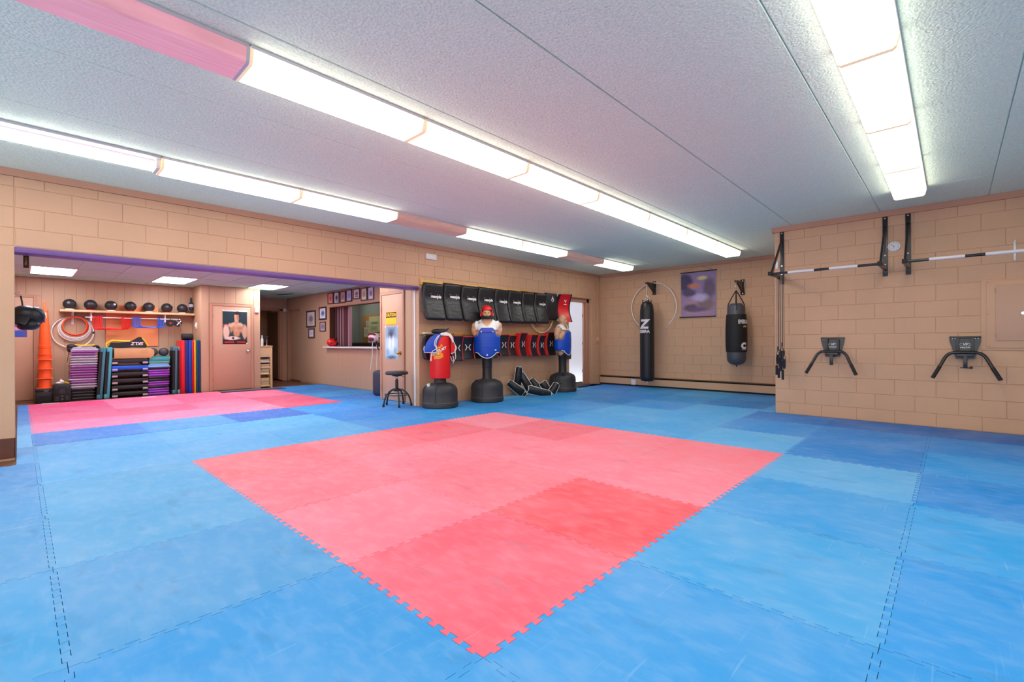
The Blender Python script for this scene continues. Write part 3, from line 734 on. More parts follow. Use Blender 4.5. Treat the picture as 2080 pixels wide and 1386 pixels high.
# painted-over cabinet at the right
t = thing('electrical_panel', 'tan painted metal electrical cabinet set in the wall', 'cabinet', (XC, 0, 0), FACE_X)
pbox('back_board', (1.443, 2.62, -.014, .0, .974, 1.806), M_block, t, .003)
pbox('frame', (1.488, 2.58, -.024, -.012, 1.0, 1.79), M_block, t, .004)
pbox('door', (1.564, 2.50, -.034, -.022, 1.086, 1.735), M_door, t, .003)
bm = BM(); cyl(bm, (1.782, -.034, 1.40), (1.782, -.05, 1.40), .018, n=16); box(bm, 1.778, 1.786, -.055, -.05, 1.385, 1.415); obj('latch', bm, M_steel, t)
for z in (1.15, 1.67): bm = BM(); cyl(bm, (1.562, -.036, z-.03), (1.562, -.036, z+.03), .006, n=8); obj('hinge', bm, M_door, t)
for x, z in ((1.505, 1.40), (1.505, 1.775), (1.51, 1.02)): bm = BM(); cyl(bm, (x, -.024, z), (x, -.027, z), .008, n=8); obj('screw', bm, M_trim, t)

# ================================================================== BACK WALL: HEAVY BAGS AND SCROLL
def bracket(parent, z, arm):
    pbox('bracket_plate', (-.045, .045, -.012, 0, z-.17, z+.15), M_blackm, parent, .002)
    pbox('bracket_arm', (-.022, .022, -arm-.03, -.01, z+.055, z+.10), M_blackm, parent, .003)
    bm = BM(); prism(bm, [(-.012, z-.13), (-.012, z+.06), (-arm*.85, z+.06)], -.02, .02, 'x'); obj('bracket_brace', bm, M_blackm, parent, 0)
    for q in (-.14, .12): bm = BM(); cyl(bm, (0, -.012, z+q), (0, -.02, z+q), .012, n=6); obj('bolt', bm, M_steel, parent)
def chain(parent, p0, p1, n, m=None):
    bm = BM(); p0 = Vector(p0); p1 = Vector(p1); d = (p1-p0)/n; q = d.to_track_quat('X', 'Z')
    for i in range(n):
        c = p0+d*(i+.5); T = Matrix.Translation(c) @ q.to_matrix().to_4x4() @ Matrix.Rotation(PI/2*(i % 2), 4, 'X')
        tube(bm, torus_pts((0, 0, 0), 1, 10, 'z', 0, 360, d.length*.68, d.length*.36), .0032, 5, True, T)
    return obj('chain', bm, m or M_steel, parent)
t = thing('heavy_bag', 'tall narrow black hanging heavy bag with white Z logo', 'punching bag', (XB, 3.94, 0), FACE_X)
by = -.38; M0 = Matrix.Translation((0, by, 0))
bracket(t, 2.36, .40)
chain(t, (0, by, 2.42), (0, by, 2.16), 6)
for k in range(4):
    a = R(45+90*k); chain(t, (0, by, 2.16), (.07*math.cos(a), by+.07*math.sin(a), 2.0), 5)
prof = [(0, .165), (.06, .165), (.13, .178), (.156, .215), (.16, .28), (.162, 1.0), (.160, 1.6), (.154, 1.80), (.138, 1.92), (.105, 1.985), (.06, 2.01), (0, 2.0)]
bm = BM(); lathe(bm, prof, 36, M0); bag = obj('bag', bm, M_black, t)
for k in range(4):
    a = R(45+90*k); bm = BM(); box(bm, -.02, .02, -.004, .004, -.05, .06, M=M0 @ Matrix.Translation((.10*math.cos(a), .10*math.sin(a), 1.985)) @ Matrix.Rotation(a+PI/2, 4, 'Z')); obj('hanging_tab', bm, M_blackp, t)
bm = BM(); tube(bm, [(0, by, .17), (0, by, .13), (.012, by, .115)], .008, 6); obj('bottom_ring', bm, M_steel, t)
va = R(-2)
def bag_fn(r, cy): return lambda x, y, z: ((r-y)*math.sin(va+x/r), cy-(r-y)*math.cos(va+x/r), z)
lettering(t, 'Z', .28, M_grip, (0, 0, 1.475), 1.1, .15, .012, fn=bag_fn(.1625, by))
lettering(t, 'ZEBRA', .085, M_grip, (0, 0, 1.315), 1.1, 0, .004, fn=bag_fn(.1625, by))
o = tag(obj('hula_hoop', (lambda b: (tube(b, torus_pts((0, 0, 0), .565, 48, 'y', -48, 228), .0105, 8), b)[1])(BM()), M_plastic_w, None, 35, (XB-.055, 3.945, 1.90), FACE_X), 'white hoop cut open, hung over the tall bag bracket', 'hoop')
t = thing('heavy_bag', 'short stout black hanging heavy bag with grey ends', 'punching bag', (XB, 1.975, 0), FACE_X)
bracket(t, 2.22, .42); by = -.42; M0 = Matrix.Translation((0, by, 0))
chain(t, (0, by, 2.28), (0, by, 2.10), 4)
M_greyv = mat('grey_vinyl', (72,74,82), .4)
bm = BM(); lathe(bm, [(0, .605), (.05, .607), (.12, .63), (.165, .68), (.178, .75), (.180, .9), (.178, 1.5), (.165, 1.70), (.150, 1.80), (.10, 1.845), (0, 1.83)], 36, M0); obj('bag', bm, M_greyv, t)
bm = BM(); lathe(bm, [(.184, .87), (.192, .875), (.200, 1.0), (.201, 1.25), (.194, 1.5), (.184, 1.615), (.178, 1.625), (.176, 1.62), (.18, 1.5), (.18, .9)], 40, M0); obj('sleeve', bm, mat('black_neoprene', (14,14,18), .65, bump=(9,.35), stretch=(1,1,5)), t)
for k in range(4):
    a = R(90*k+20); x, y = .145*math.cos(a), .145*math.sin(a)
    bm = BM(); tube(bm, [(0, by, 2.11), (x*.5, by+y*.5, 1.98), (x, by+y, 1.83), (x*1.08, by+y*1.08, 1.70)], [.012, .011, .011, .014], 6); obj('strap', bm, M_rubber, t)
bm = BM(); tube(bm, [(0, by, .61), (0, by, .57)], .012, 8); obj('bottom_ring', bm, M_rubber, t)
va = R(70)
lettering(t, 'EVERLAST', .105, M_grip, (0, 0, 1.47), .62, 0, .004, fn=bag_fn(.197, by))
lettering(t, '~', .13, M_wood, (0, 0, 1.385), 1, 0, .008, fn=bag_fn(.199, by), name='logo_mark')
va = R(60); lettering(t, 'C', .16, M_grip, (0, 0, .99), 1, 0, .012, fn=bag_fn(.202, by), name='logo_mark')
lettering(t, '* * *', .05, M_grip, (0, 0, .91), 1, 0, .001, fn=bag_fn(.199, by), name='logo_mark')
# wall scroll, print kept abstract
t = thing('wall_scroll', 'purple fabric wall scroll with dark rods between the two bags', 'wall scroll', (XB, 2.9, 0), FACE_X)
M_scroll = mat_print('scroll_print', (150,128,170), [('r',.5,.2,.5,.22,(176,140,158),.5),('e',.12,.78,.26,.22,(66,56,96),.3),('e',.22,.55,.24,.10,(84,68,104),.4),('e',.82,.62,.2,.26,(108,88,112),.4),('e',.72,.28,.26,.18,(134,108,112),.4),('e',.28,.2,.24,.1,(104,78,96),.4),('e',.55,.42,.26,.10,(196,178,220),.5),('e',.38,.70,.20,.07,(214,124,98),.5),('e',.62,.86,.16,.05,(220,204,140),.5),('e',.5,.15,.3,.06,(110,84,130),.5)])
plane_uv('banner', -.385, .385, 1.64, 2.62, -.02, M_scroll, t, .003)
for z, a in ((2.63, .012), (1.63, -.012)):
    bm = BM(); cyl(bm, (-.41+a, -.02, z), (.395+a, -.02, z), .012, n=10); obj('rod', bm, mat('dark_rod', (58,34,34), .4), t)
bm = BM(); tube(bm, [(-.33, -.02, 2.64), (0, -.006, 2.775), (.33, -.02, 2.64)], .0025, 5); obj('cord', bm, M_brown, t)
# conduit by the corner, fire sensor box on the opening wall
t = thing('conduit', 'tan painted electrical conduit running down the room corner', 'conduit', (9.10, YA, 0))
bm = BM(); cyl(bm, (0, -.016, 1.19), (0, -.016, 2.735), .011, n=10); obj('pipe', bm, M_block, t)
pbox('junction_box', (-.04, .04, -.05, 0, 1.085, 1.20), M_block, t, .006)
for z in (1.5, 2.3): pbox('clamp', (-.026, .026, -.03, 0, z-.01, z+.01), M_block, t, .004)
t = thing('wall_sensor', 'off-white box high on the wall above the black shields', 'sensor', (3.85, YA, 2.593)); pbox('case', (-.11, .105, -.045, 0, -.05, .045), M_plastic_w, t, .008); pbox('cover', (-.095, .09, -.05, -.043, -.035, .03), M_white, t, .003)

# ================================================================== KICK SHIELDS ON THE WALL
def pad_mesh(w, h, t, prof, bev=.03, nz=14, nx=5, taper=0):
    """soft rectangular pad in x,z with thickness along y; prof(z01) gives how far it leans out of the wall"""
    bm = BM(); box(bm, -w/2, w/2, -t, 0, 0, h)
    es = [e for e in bm.edges]
    bmesh.ops.subdivide_edges(bm, edges=[e for e in es if abs(e.verts[0].co.z-e.verts[1].co.z) > h*.5], cuts=nz, use_grid_fill=True)
    bmesh.ops.subdivide_edges(bm, edges=[e for e in bm.edges if abs(e.verts[0].co.x-e.verts[1].co.x) > w*.5], cuts=nx, use_grid_fill=True)
    bmesh.ops.bevel(bm, geom=[e for e in bm.edges if len(e.link_faces) == 2 and e.calc_face_angle(0) > 1], offset=bev, segments=3, affect='EDGES', profile=.5)
    for v in bm.verts:
        u = v.co.z/h; s = 1-taper*(1-u)
        cr = 1-.06*max(0, abs(u-.5)*2-.7)/.3
        v.co.x *= s*cr; v.co.y -= prof(u)+(.012*math.sin(PI*min(1, max(0, u)))*(1-(2*v.co.x/w)**2) if v.co.y < -t*.5 else 0)
    return bm
rail = thing('hanging_rail', 'yellow pine board on the wall behind the upper black shields', 'rail', (0, YA, 0))
pbox('board', (3.62, 7.15, -.022, 0, 2.088, 2.180), M_wood, rail, .003)
for x in (3.8, 4.2, 4.62, 5.05, 5.45, 5.85, 6.26, 6.66, 7.05):
    bm = BM(); tube(bm, [(x, -.022, 2.11), (x, -.07, 2.10), (x, -.085, 2.125)], .006, 6); obj('hook', bm, M_steel, rail)
def kprof(u): return .035+.34*max(0, .60-u)**1.2*.62+.10*max(0, u-.60)
tops = [(3.575,4.015,2.112,1.472),(4.02,4.405,2.142,1.475),(4.41,4.82,2.135,1.468),(4.835,5.255,2.138,1.470),(5.262,5.640,2.133,1.466),(5.648,6.055,2.138,1.468),(6.066,6.445,2.146,1.475),(6.452,6.865,2.148,1.482)]
M_kick = mat('kick_shield_vinyl', (27,28,33), .34, bump=(7,.55), stretch=(1,1,2.6))
for i, (a, b, zt, zb) in enumerate(tops):
    nm = ['first','second','third','fourth','fifth','sixth','seventh','eighth'][i]
    t = thing('kick_shield', f'thick black curved kick shield in the upper row, {nm} from the opening'+(', without lettering' if i == 6 else ''), 'kick shield', ((a+b)/2, YA-.03, zb), R(random.uniform(-2, 2)), 'upper row of kick shields')
    h = zt-zb; w = (b-a)*1.0
    bm = pad_mesh(w, h, .095, kprof, .045); obj('pad', bm, M_kick, t, 60)
    bm = BM(); box(bm, -w*.3, w*.3, -.02, .0, h-.03, h+.02, .006, 1); obj('hanging_strap', bm, M_rubber, t)
    if i != 6:
        z = h*.64; y = -.095-kprof(.64)-.014
        lettering(t, 'reestyle', .074, M_white, (.035, y, z), .92, .3, .003, name='lettering', roty=R(1))
        bm = BM(); tube(bm, [(-.03+.17*q/8-.05, y, z+.038+.018*math.sin(PI*q/8)) for q in range(9)], .0022, 5); obj('logo_arc', bm, M_white, t)
t = thing('kick_shield', 'flat black target pad with small white peak logo, right end of the black row', 'kick shield', (7.045, YA-.03, 1.575), 0, 'upper row of kick shields')
bm = pad_mesh(.40, .60, .08, lambda u: .06, .02); obj('pad', bm, M_black, t, 60)
bm = BM(); prism(bm, [(-.05, 0), (0, .10), (.05, 0), (.03, 0), (0, .06), (-.03, 0)], -.158, -.153, 'y', Matrix.Translation((0, 0, .43))); obj('logo_mark', bm, M_white, t, 0)
lettering(t, 'A A', .03, M_white, (0, -.155, .41), 1, 0, .002)
t = thing('kick_shield', 'red and black curved arm shield hung beside the doorway', 'kick shield', (7.50, YA-.06, 1.535), R(-26))
def rp(u): return .05+.16*(2*u-1)**2
bm = pad_mesh(.27, .62, .02, rp, .006); 
for v in bm.verts: v.co.y -= .06
obj('face_panel', bm, M_red, t, 60)
bm = pad_mesh(.36, .63, .07, rp, .02); obj('pad', bm, M_black, t, 60)
bm = BM(); tube(bm, [(-.185, -.02-rp(q/12), .02+.60*q/12) for q in range(13)], .012, 8); obj('white_piping', bm, M_plastic_w, t)
bm = BM(); tube(bm, [(.19, -.02-rp(q/12), .02+.60*q/12) for q in range(13)], .006, 8); obj('white_piping', bm, M_plastic_w, t)
lettering(t, 'V', .09, M_plastic_w, (.02, -.20, .47), 1, 0, .001); pbox('logo_bar', (-.02, .05, -.196, -.192, .40, .412), M_plastic_w, t); pbox('maker_tag', (-.10, .12, -.226, -.22, .012, .035), M_greyv, t)
# hoops behind the shields
for nm, c, r, y, m, lb in (('yellow', (6.28, 1.825), .365, .05, mat('yellow_hoop', (240,200,60), .35), 'yellow hoop whose top and bottom peek past the seventh black shield'), ('yellow', (6.86, 1.685), .385, .07, None, 'yellow hoop hanging lowest under the upper shields'), ('white', (6.80, 1.685), .395, .09, M_plastic_w, 'white hoop hanging beside the low yellow hoop')):
    m = m or MATS['yellow_hoop']
    tag(obj('hula_hoop', (lambda b: (tube(b, torus_pts((0, 0, 0), r, 48, 'y'), .011, 8, True), b)[1])(BM()), m, None, 35, (c[0], YA-y+.02, c[1])), lb, 'hoop', 'hoops behind the shields')
# lower row
rail2 = thing('hanging_rail', 'pine board on the wall behind the lower red-edged shields', 'rail', (0, YA, 0))
pbox('board', (3.62, 7.2, -.022, 0, 1.225, 1.285), M_wood, rail2, .003)
for x in (3.7, 4.3, 4.55, 4.85, 5.5, 5.72, 5.95, 6.33, 6.63, 6.95):
    bm = BM(); tube(bm, [(x, -.022, 1.245), (x, -.07, 1.235), (x, -.085, 1.26)], .006, 6); obj('hook', bm, M_steel, rail2)
def lprof(u): return .03+.05*(2*u-1)**2
low = [(4.28,.25,.76,1.205,0,.10,'k','behind the red standing bag'),(4.535,.29,.79,1.195,-4,.10,'k','second from the red standing bag'),(4.84,.30,.785,1.225,-2,.10,'k','beside the first training dummy'),(5.14,.30,.79,1.22,0,.10,'k','hidden by the first dummy'),(5.46,.28,.82,1.235,4,.10,'k','just past the first dummy'),(5.71,.26,.83,1.22,10,.08,'k','tilted, past the first dummy'),(5.97,.30,.80,1.275,16,.12,'r','first with a broad red side'),(6.32,.30,.795,1.24,14,.12,'r','second with a broad red side'),(6.60,.28,.80,1.225,13,.11,'r','third with a broad red side'),(6.94,.34,.79,1.295,8,.10,'r','next to the bald dummy')]
for i, (x, w, zb, zt, rz, th, kd, lb) in enumerate(low):
    t = thing('strike_shield', f'black shield with red edges, lower row, {lb}', 'kick shield', (x, YA-.05, zb), R(rz), 'lower row of red-edged shields')
    h = zt-zb
    bm = pad_mesh(w, h, th, lprof, .012, 10); obj('pad', bm, M_redd if kd == 'r' else M_black, t, 60)
    bm = pad_mesh(w*.94, h*.97, .012, lprof, .004, 10)
    for v in bm.verts: v.co.y -= th; v.co.z += h*.012
    obj('front_panel', bm, M_black, t, 60)
    for s in (-1, 1):
        bm = BM(); tube(bm, [(s*w*.485, -th-lprof(q/10)-.008, h*q/10) for q in range(11)], .009, 6); obj('red_piping', bm, M_redd, t)
    bm = BM(); tube(bm, [(-w*.485, -th-.08, h), (w*.485, -th-.08, h)], .010, 6); obj('red_piping', bm, M_redd, t)
    # white X mark
    y = -th-.064
    for s in (-1, 1):
        bm = BM(); prism(bm, [(s*.012, 0), (s*.05, .055), (s*.068, .055), (s*.03, 0), (s*.068, -.055), (s*.05, -.055)], y, y+.004, 'y', Matrix.Translation((0, 0, h*.52))); obj('logo_mark', bm, M_white, t, 0)
t = thing('strike_shield', 'plain black padded shield behind the draped blue guard', 'kick shield', (3.80, YA-.03, .80), 0, 'lower row of red-edged shields')
bm = pad_mesh(.40, .43, .09, lprof, .02); obj('pad', bm, M_black, t, 60); pbox('mesh_pocket', (-.2, .1, -.15, -.06, .435, .465), mat('pale_mesh', (200,196,180), .7), t, .01)
t = thing('strike_shield', 'flat black board propped behind the bald dummy by the doorway', 'kick shield', (7.72, YA-.07, .68), R(18))
bm = pad_mesh(.34, .64, .04, lambda u: .01, .006); obj('pad', bm, M_black, t, 60)
bm = BM(); tube(bm, torus_pts((.08, -.052, .33), .016, 16, 'y'), .003, 5, True); obj('logo_ring', bm, M_grip, t)
# ================================================================== FREE-STANDING BAG, DUMMIES, STOOL, GUARDS
def stand_base(t, cap_y=None):
    prof = [(0, 0), (.285, 0), (.303, .012), (.306, .07), (.298, .084), (.293, .09), (.296, .25), (.288, .31), (.262, .352), (.20, .385), (.12, .408), (.095, .42), (.0, .42)]
    bm = BM(); lathe(bm, prof, 48)
    for v in bm.verts:                                    # moulded flats with ribs between them
        r = math.hypot(v.co.x, v.co.y); a = math.atan2(v.co.y, v.co.x)
        if .1 < v.co.z < .40 and r > .1:
            k = 1-.022*(1 if math.cos(a*8) < .72 else 0); v.co.x *= k; v.co.y *= k
    obj('base', bm, mat('base_plastic', (44,45,50), .5, bump=(220,.12)), t, 40)
    bm = BM(); tube(bm, torus_pts((0, 0, .086), .300, 48, 'z'), .005, 6, True); obj('rim_seam', bm, mat('seam_grey', (96,88,84), .5), t)
    for k in range(6):
        a = R(60*k+12); bm = BM(); tube(bm, [(r*math.cos(a), r*math.sin(a), z) for r, z in ((.296, .095), (.295, .25), (.288, .31), (.262, .352), (.20, .385), (.13, .407))], .006, 6); obj('rib', bm, MATS['base_plastic'], t)
    bm = BM(); cyl(bm, (-.19, -.12, .36), (-.20, -.125, .405), .026, n=14); obj('fill_cap', bm, M_plastic_w if cap_y else M_blackp, t)
# ---- red bag
t = thing('standing_bag', 'red free-standing punching bag on a black water base', 'punching bag', (3.80, 5.13, 0), R(-36))
stand_base(t, 1)
bm = BM(); lathe(bm, [(.11, .41), (.10, .44), (.10, .50), (0, .50)], 24); obj('neck', bm, M_blackp, t)
bm = BM(); lathe(bm, [(0, .487), (.16, .487), (.170, .497), (.172, .52), (.172, 1.16), (.166, 1.185), (.15, 1.195), (0, 1.195)], 40); obj('bag', bm, M_red, t)
va = R(-12); fn = bag_fn(.1735, 0)
def ringmark(r0, r1, a0, a1, zc, m, nm='logo_mark', n=24):
    bm = BM(); P = []
    for i in range(n+1):
        a = R(a0+(a1-a0)*i/n)
        P.append([bm.verts.new(fn(r*math.cos(a), 0, zc+r*math.sin(a))) for r in (r0, r1)])
    for i in range(n): bm.faces.new((P[i][0], P[i+1][0], P[i+1][1], P[i][1]))
    return obj(nm, bm, m, t, 0)
M_logo = mat('logo_orange', (248,176,56), .4)
ringmark(.0, .055, 0, 360, .935, M_logo); ringmark(.066, .09, 60, 170, .935, M_logo); ringmark(.066, .09, 200, 340, .935, M_logo); ringmark(.097, .115, 205, 325, .935, M_logo)
bm = BM(); tr = [bm.verts.new(fn(*q)) for q in ((.03, 0, 1.0), (.095, 0, 1.02), (.05, 0, 1.07))]; bm.faces.new(tr); tr = [bm.verts.new(fn(*q)) for q in ((-.10, 0, .90), (-.06, 0, .80), (-.03, 0, .86))]; bm.faces.new(tr); obj('logo_mark', bm, M_logo, t, 0)
lettering(t, 'CENTURY', .062, M_white, (0, 0, .945), 1, 0, .0025, fn=lambda x, y, z: fn(x, y-.0008, z+x*.45))
# guards thrown over the bag: front toward the camera is -y, so they hang off the two sides
def sheet(pts_rows, th, name, m, parent):
    bm = BM(); rows = [[bm.verts.new(p) for p in r] for r in pts_rows]
    for a, b in zip(rows, rows[1:]):
        for i in range(len(a)-1): bm.faces.new((a[i], a[i+1], b[i+1], b[i]))
    o = obj(name, bm, m, parent, 60); s = o.modifiers.new('s', 'SOLIDIFY'); s.thickness = th; s.offset = 0
    u = o.modifiers.new('u', 'SUBSURF'); u.levels = 1; u.render_levels = 1
    return bake(o)
g = thing('chest_guard', 'blue chest guard with white lacing draped over the red bag', 'chest guard', (3.80, 5.13, 0), R(-36))
def flap(name, poly, y, th, m, parent, lean=0):
    bm = BM(); prism(bm, poly, y, y+th, 'y')
    bmesh.ops.bevel(bm, geom=bm.edges[:], offset=.006, segments=2, affect='EDGES', profile=.5)
    for w in bm.verts: w.co.y += lean*(1.2-w.co.z)
    return obj(name, bm, m, parent, 40)
BP = [(-.0, 1.232), (-.08, 1.235), (-.17, 1.17), (-.225, 1.09), (-.262, 1.0), (-.258, .935), (-.075, .935), (-.06, 1.02), (-.03, 1.12), (.02, 1.20)]
flap('panel', BP, -.20, .03, M_blue, g)
bm = BM(); tube(bm, [(-.262, -.19, 1.03), (-.268, -.19, .99), (-.262, -.19, .930), (-.16, -.19, .926), (-.07, -.19, .926)], .0075, 6); obj('white_edging', bm, M_plastic_w, g)
bm = BM(); tube(bm, [(.06, -.10, 1.235), (-.01, -.20, 1.215), (-.06, -.212, 1.13), (-.075, -.212, 1.06), (-.055, -.212, .99), (-.05, -.212, .93), (-.06, -.212, .99), (-.10, -.212, 1.06), (-.085, -.212, 1.13), (-.03, -.205, 1.21)], .007, 6); tube(bm, [(-.06, -.212, .99), (-.13, -.212, .95), (-.15, -.21, .88), (-.155, -.205, .79)], [.007,.007,.008,.013], 6); obj('lace', bm, M_plastic_w, g)
g2 = thing('chest_guard', 'white-backed red chest guard hanging off the far side of the red bag', 'chest guard', (3.80, 5.13, 0), R(-36))
flap('white_back', [(-.04, 1.20), (.02, 1.255), (.10, 1.262), (.17, 1.24), (.215, 1.18), (.228, 1.10), (.205, 1.09), (.185, 1.15), (.14, 1.20), (.05, 1.205)], -.13, .20, M_plastic_w, g2)
flap('red_front', [(.176, 1.17), (.205, 1.13), (.232, 1.10), (.258, 1.02), (.238, .925), (.178, .905)], -.06, .04, M_red, g2)
bm = BM(); tube(bm, [(.232, -.062, 1.10), (.262, -.062, 1.02), (.242, -.062, .922), (.178, -.062, .902)], .007, 6); obj('white_edging', bm, M_plastic_w, g2)
bm = BM(); tube(bm, [(.25, -.07, .97), (.262, -.07, .84), (.23, -.07, .77), (.19, -.07, .79), (.175, -.07, .86)], .006, 6); tube(bm, [(.222, -.07, .86), (.218, -.07, .73)], .005, 6); obj('lace', bm, M_plastic_w, g2)
g3 = thing('hand_pad', 'black curled hand pad on top of the red bag', 'glove', (3.80, 5.13, 1.235), R(-36))
bm = BM(); ell(bm, (-.03, 0, .045), (.12, .08, .045), 18); obj('pad', bm, M_black, g3)
bm = BM(); prism(bm, [(.03, .03), (.12, .05), (.16, .105), (.10, .085), (.02, .09)], -.05, .05, 'y'); obj('cuff', bm, M_black, g3, 0)

# ---- training dummies: torso, head and arm stumps in one rubber skin
def remesh(o, vox=.012, smooth=4):
    r = o.modifiers.new('r', 'REMESH'); r.mode = 'VOXEL'; r.voxel_size = vox
    s = o.modifiers.new('s', 'SMOOTH'); s.iterations = smooth; s.factor = .5
    bake(o); o.data.shade_smooth(); return o
def dummy_body(t):
    bm = BM()
    for c, r in [((0,0,.88),(.145,.105,.10)), ((0,0,.98),(.155,.112,.13)), ((0,0,1.10),(.180,.122,.14)), ((0,0,1.22),(.200,.125,.14)), ((0,.01,1.32),(.205,.115,.12)), ((0,.015,1.40),(.165,.09,.08)),
                 ((-.075,-.075,1.26),(.09,.055,.075)), ((.075,-.075,1.26),(.09,.055,.075)), ((0,.01,1.45),(.085,.075,.09)), ((0,0,1.50),(.062,.064,.08))]:
        ell(bm, c, r, 24)
    for s in (-1, 1):
        ell(bm, (s*.205, .01, 1.355), (.078, .075, .08), 18); ell(bm, (s*.235, .015, 1.28), (.056, .062, .09), 18); ell(bm, (s*.225, .02, 1.215), (.046, .052, .06), 16)
        ell(bm, (s*.078, -.005, 1.575), (.012, .022, .034), 12)                                        # ears
    ell(bm, (0, .005, 1.605), (.078, .094, .102), 26); ell(bm, (0, -.022, 1.545), (.064, .07, .075), 22)  # skull, face
    ell(bm, (0, -.072, 1.50), (.032, .024, .024), 14)                                                    # chin
    ell(bm, (0, -.098, 1.572), (.014, .018, .026), 12); ell(bm, (0, -.108, 1.560), (.018, .014, .012), 12)  # nose
    ell(bm, (0, -.088, 1.612), (.056, .016, .012), 14)                                                   # brow
    for s in (-1, 1): ell(bm, (s*.042, -.07, 1.558), (.022, .022, .022), 12)                             # cheeks
    ell(bm, (0, -.088, 1.525), (.026, .012, .009), 12)                                                   # mouth
    o = obj('body', bm, M_skin, t); remesh(o, .0085, 3)
    for s in (-1, 1):
        b = BM(); ell(b, (s*.031, -.079, 1.590), (.013, .008, .008), 12); obj('eye', b, mat('eye_shadow', (92,58,44), .4), t)
    b = BM(); tube(b, [(-.026, -.094, 1.522), (-.01, -.1, 1.524), (.01, -.1, 1.524), (.026, -.094, 1.522)], .0028, 5); obj('mouth_line', b, MATS['eye_shadow'], t)
    return o
def shell(src, name, m, parent, keep, off, th=.0, smooth=2):
    """a garment grown from the part of the body that keep() selects"""
    bm = bmesh.new(); bm.from_mesh(src.data)
    nrm = {v.index: v.normal.copy() for v in bm.verts}
    bmesh.ops.delete(bm, geom=[v for v in bm.verts if not keep(v.co)], context='VERTS')
    for v in bm.verts: v.co += v.normal*off
    for _ in range(smooth): bmesh.ops.smooth_vert(bm, verts=bm.verts[:], factor=.5, use_axis_x=True, use_axis_y=True, use_axis_z=True)
    o = obj(name, bm, m, parent, 0); o.data.materials.clear(); o.data.materials.append(m); o.data.shade_smooth()
    if th:
        s = o.modifiers.new('s', 'SOLIDIFY'); s.thickness = th; s.offset = 1; bake(o); o.data.shade_smooth()
    return o
def guard(t, zlow, zmid, ztop, label_top=True, m=M_blue):
    """blue chest protector: wraps front and sides, bib up the chest, rounded apron at the bottom"""
    rows = []; n = 28
    def half(a):                                         # torso ellipse
        return .235*math.sin(a), -.165*math.cos(a)
    amax = R(128)
    for k in range(11):
        u = k/10; r = []
        for i in range(n+1):
            a = -amax+2*amax*i/n; x, y = half(a); f = abs(a)/amax
            zb = zlow+(.0 if False else .10*min(1, (f/.36)**2)); front = max(0, 1-abs(a)/R(46))
            zt = zmid+(ztop-zmid)*min(1, front*3.2)
            z = zb+(zt-zb)*u; s = 1-.10*max(0, (z-1.18)/.15)-.10*max(0, (.98-z)/.16)
            r.append((x*s, y*s, z))
        rows.append(r)
    bm = BM(); vs = [[bm.verts.new(p) for p in r] for r in rows]
    for a, b in zip(vs, vs[1:]):
        for i in range(n): bm.faces.new((a[i], a[i+1], b[i+1], b[i]))
    o = obj('chest_guard', bm, m, t, 60); s = o.modifiers.new('s', 'SOLIDIFY'); s.thickness = .028; s.offset = 0; bake(o); o.data.shade_smooth()
    mid = n//2; q = 7
    bm = BM(); tube(bm, [(p[0]*1.05, p[1]*1.05-.004, p[2]) for p in rows[0][mid-q:mid+q+1]], .008, 6); obj('white_edging', bm, M_plastic_w, o)
    bm = BM(); tube(bm, [(p[0]*1.05, p[1]*1.05, p[2]+.004) for p in rows[-1]], .007, 6); obj('top_edging', bm, mat('pale_blue_edge', (96,130,205), .5), o)
    for z in (1.0, 1.06, 1.12, 1.17):                    # quilting seams
        bm = BM(); tube(bm, [(half(a)[0]*1.062, half(a)[1]*1.085, z) for a in [R(-60+10*j) for j in range(13)]], .0025, 5); obj('quilt_seam', bm, mat('blue_seam', (6,56,150), .5), o)
    return o, rows
t = thing('training_dummy', 'rubber torso dummy in red helmet and blue chest guard on black stand', 'dummy', (4.857, 5.085, 0), R(-43))
stand_base(t)
bm = BM(); lathe(bm, [(.10, .41), (.088, .44), (.085, .62), (.092, .625), (.092, .82), (.11, .86), (0, .86)], 28); obj('post', bm, M_blackp, t)
body = dummy_body(t); body.location.z = .04
def shirt_keep(p): return 1.27 < p.z < 1.475 and abs(p.x) < .225 and not (p.y < .02 and math.hypot(p.x/.085, (p.z-1.475)/.12) < 1)
sh = shell(body, 'white_shirt', M_plastic_w, t, shirt_keep, .012, .006); sh.location.z = .04
for k in range(3):
    bm = BM(); tube(bm, [(-.105-.028*k-.0*q, -.098+.034*q, 1.455+.018*q-.012*k) for q in range(3)], .004, 5); obj('shirt_stripe', bm, M_blackp, t)
guard(t, .80, 1.20, 1.345)
pbox('guard_band', (-.13, .13, -.182, -.170, 1.27, 1.335), mat('blue_band', (58,84,190), .4), t, .004)
for s in (-1, 1): bm = BM(); ell(bm, (s*.105, -.184, 1.282), (.014, .006, .014), 10); obj('snap', bm, M_grip, t)
lettering(t, 'A', .045, M_white, (0, -.188, .86), 1, 0, .003, name='logo_mark'); lettering(t, '=', .05, M_white, (.155, -.148, .945), 1, 0, .003, name='logo_mark')
def helm_keep(p): return p.z > 1.50 and not (p.y < -.03 and p.z < 1.632 and abs(p.x) < .066) and not p.z < 1.52 and p.y < .2
he = shell(body, 'helmet', M_red, t, helm_keep, .018, .016, 3); he.location.z = .04
for s in (-1, 1):
    bm = BM(); cyl(bm, (s*.085, 0, 1.60), (s*.118, 0, 1.60), .042, .034, 18); obj('helmet_ear_cup', bm, M_red, t)
    bm = BM(); tube(bm, torus_pts((s*.119, 0, 1.60), .022, 14, 'x'), .004, 5, True); obj('ear_vent', bm, M_plastic_w, t)
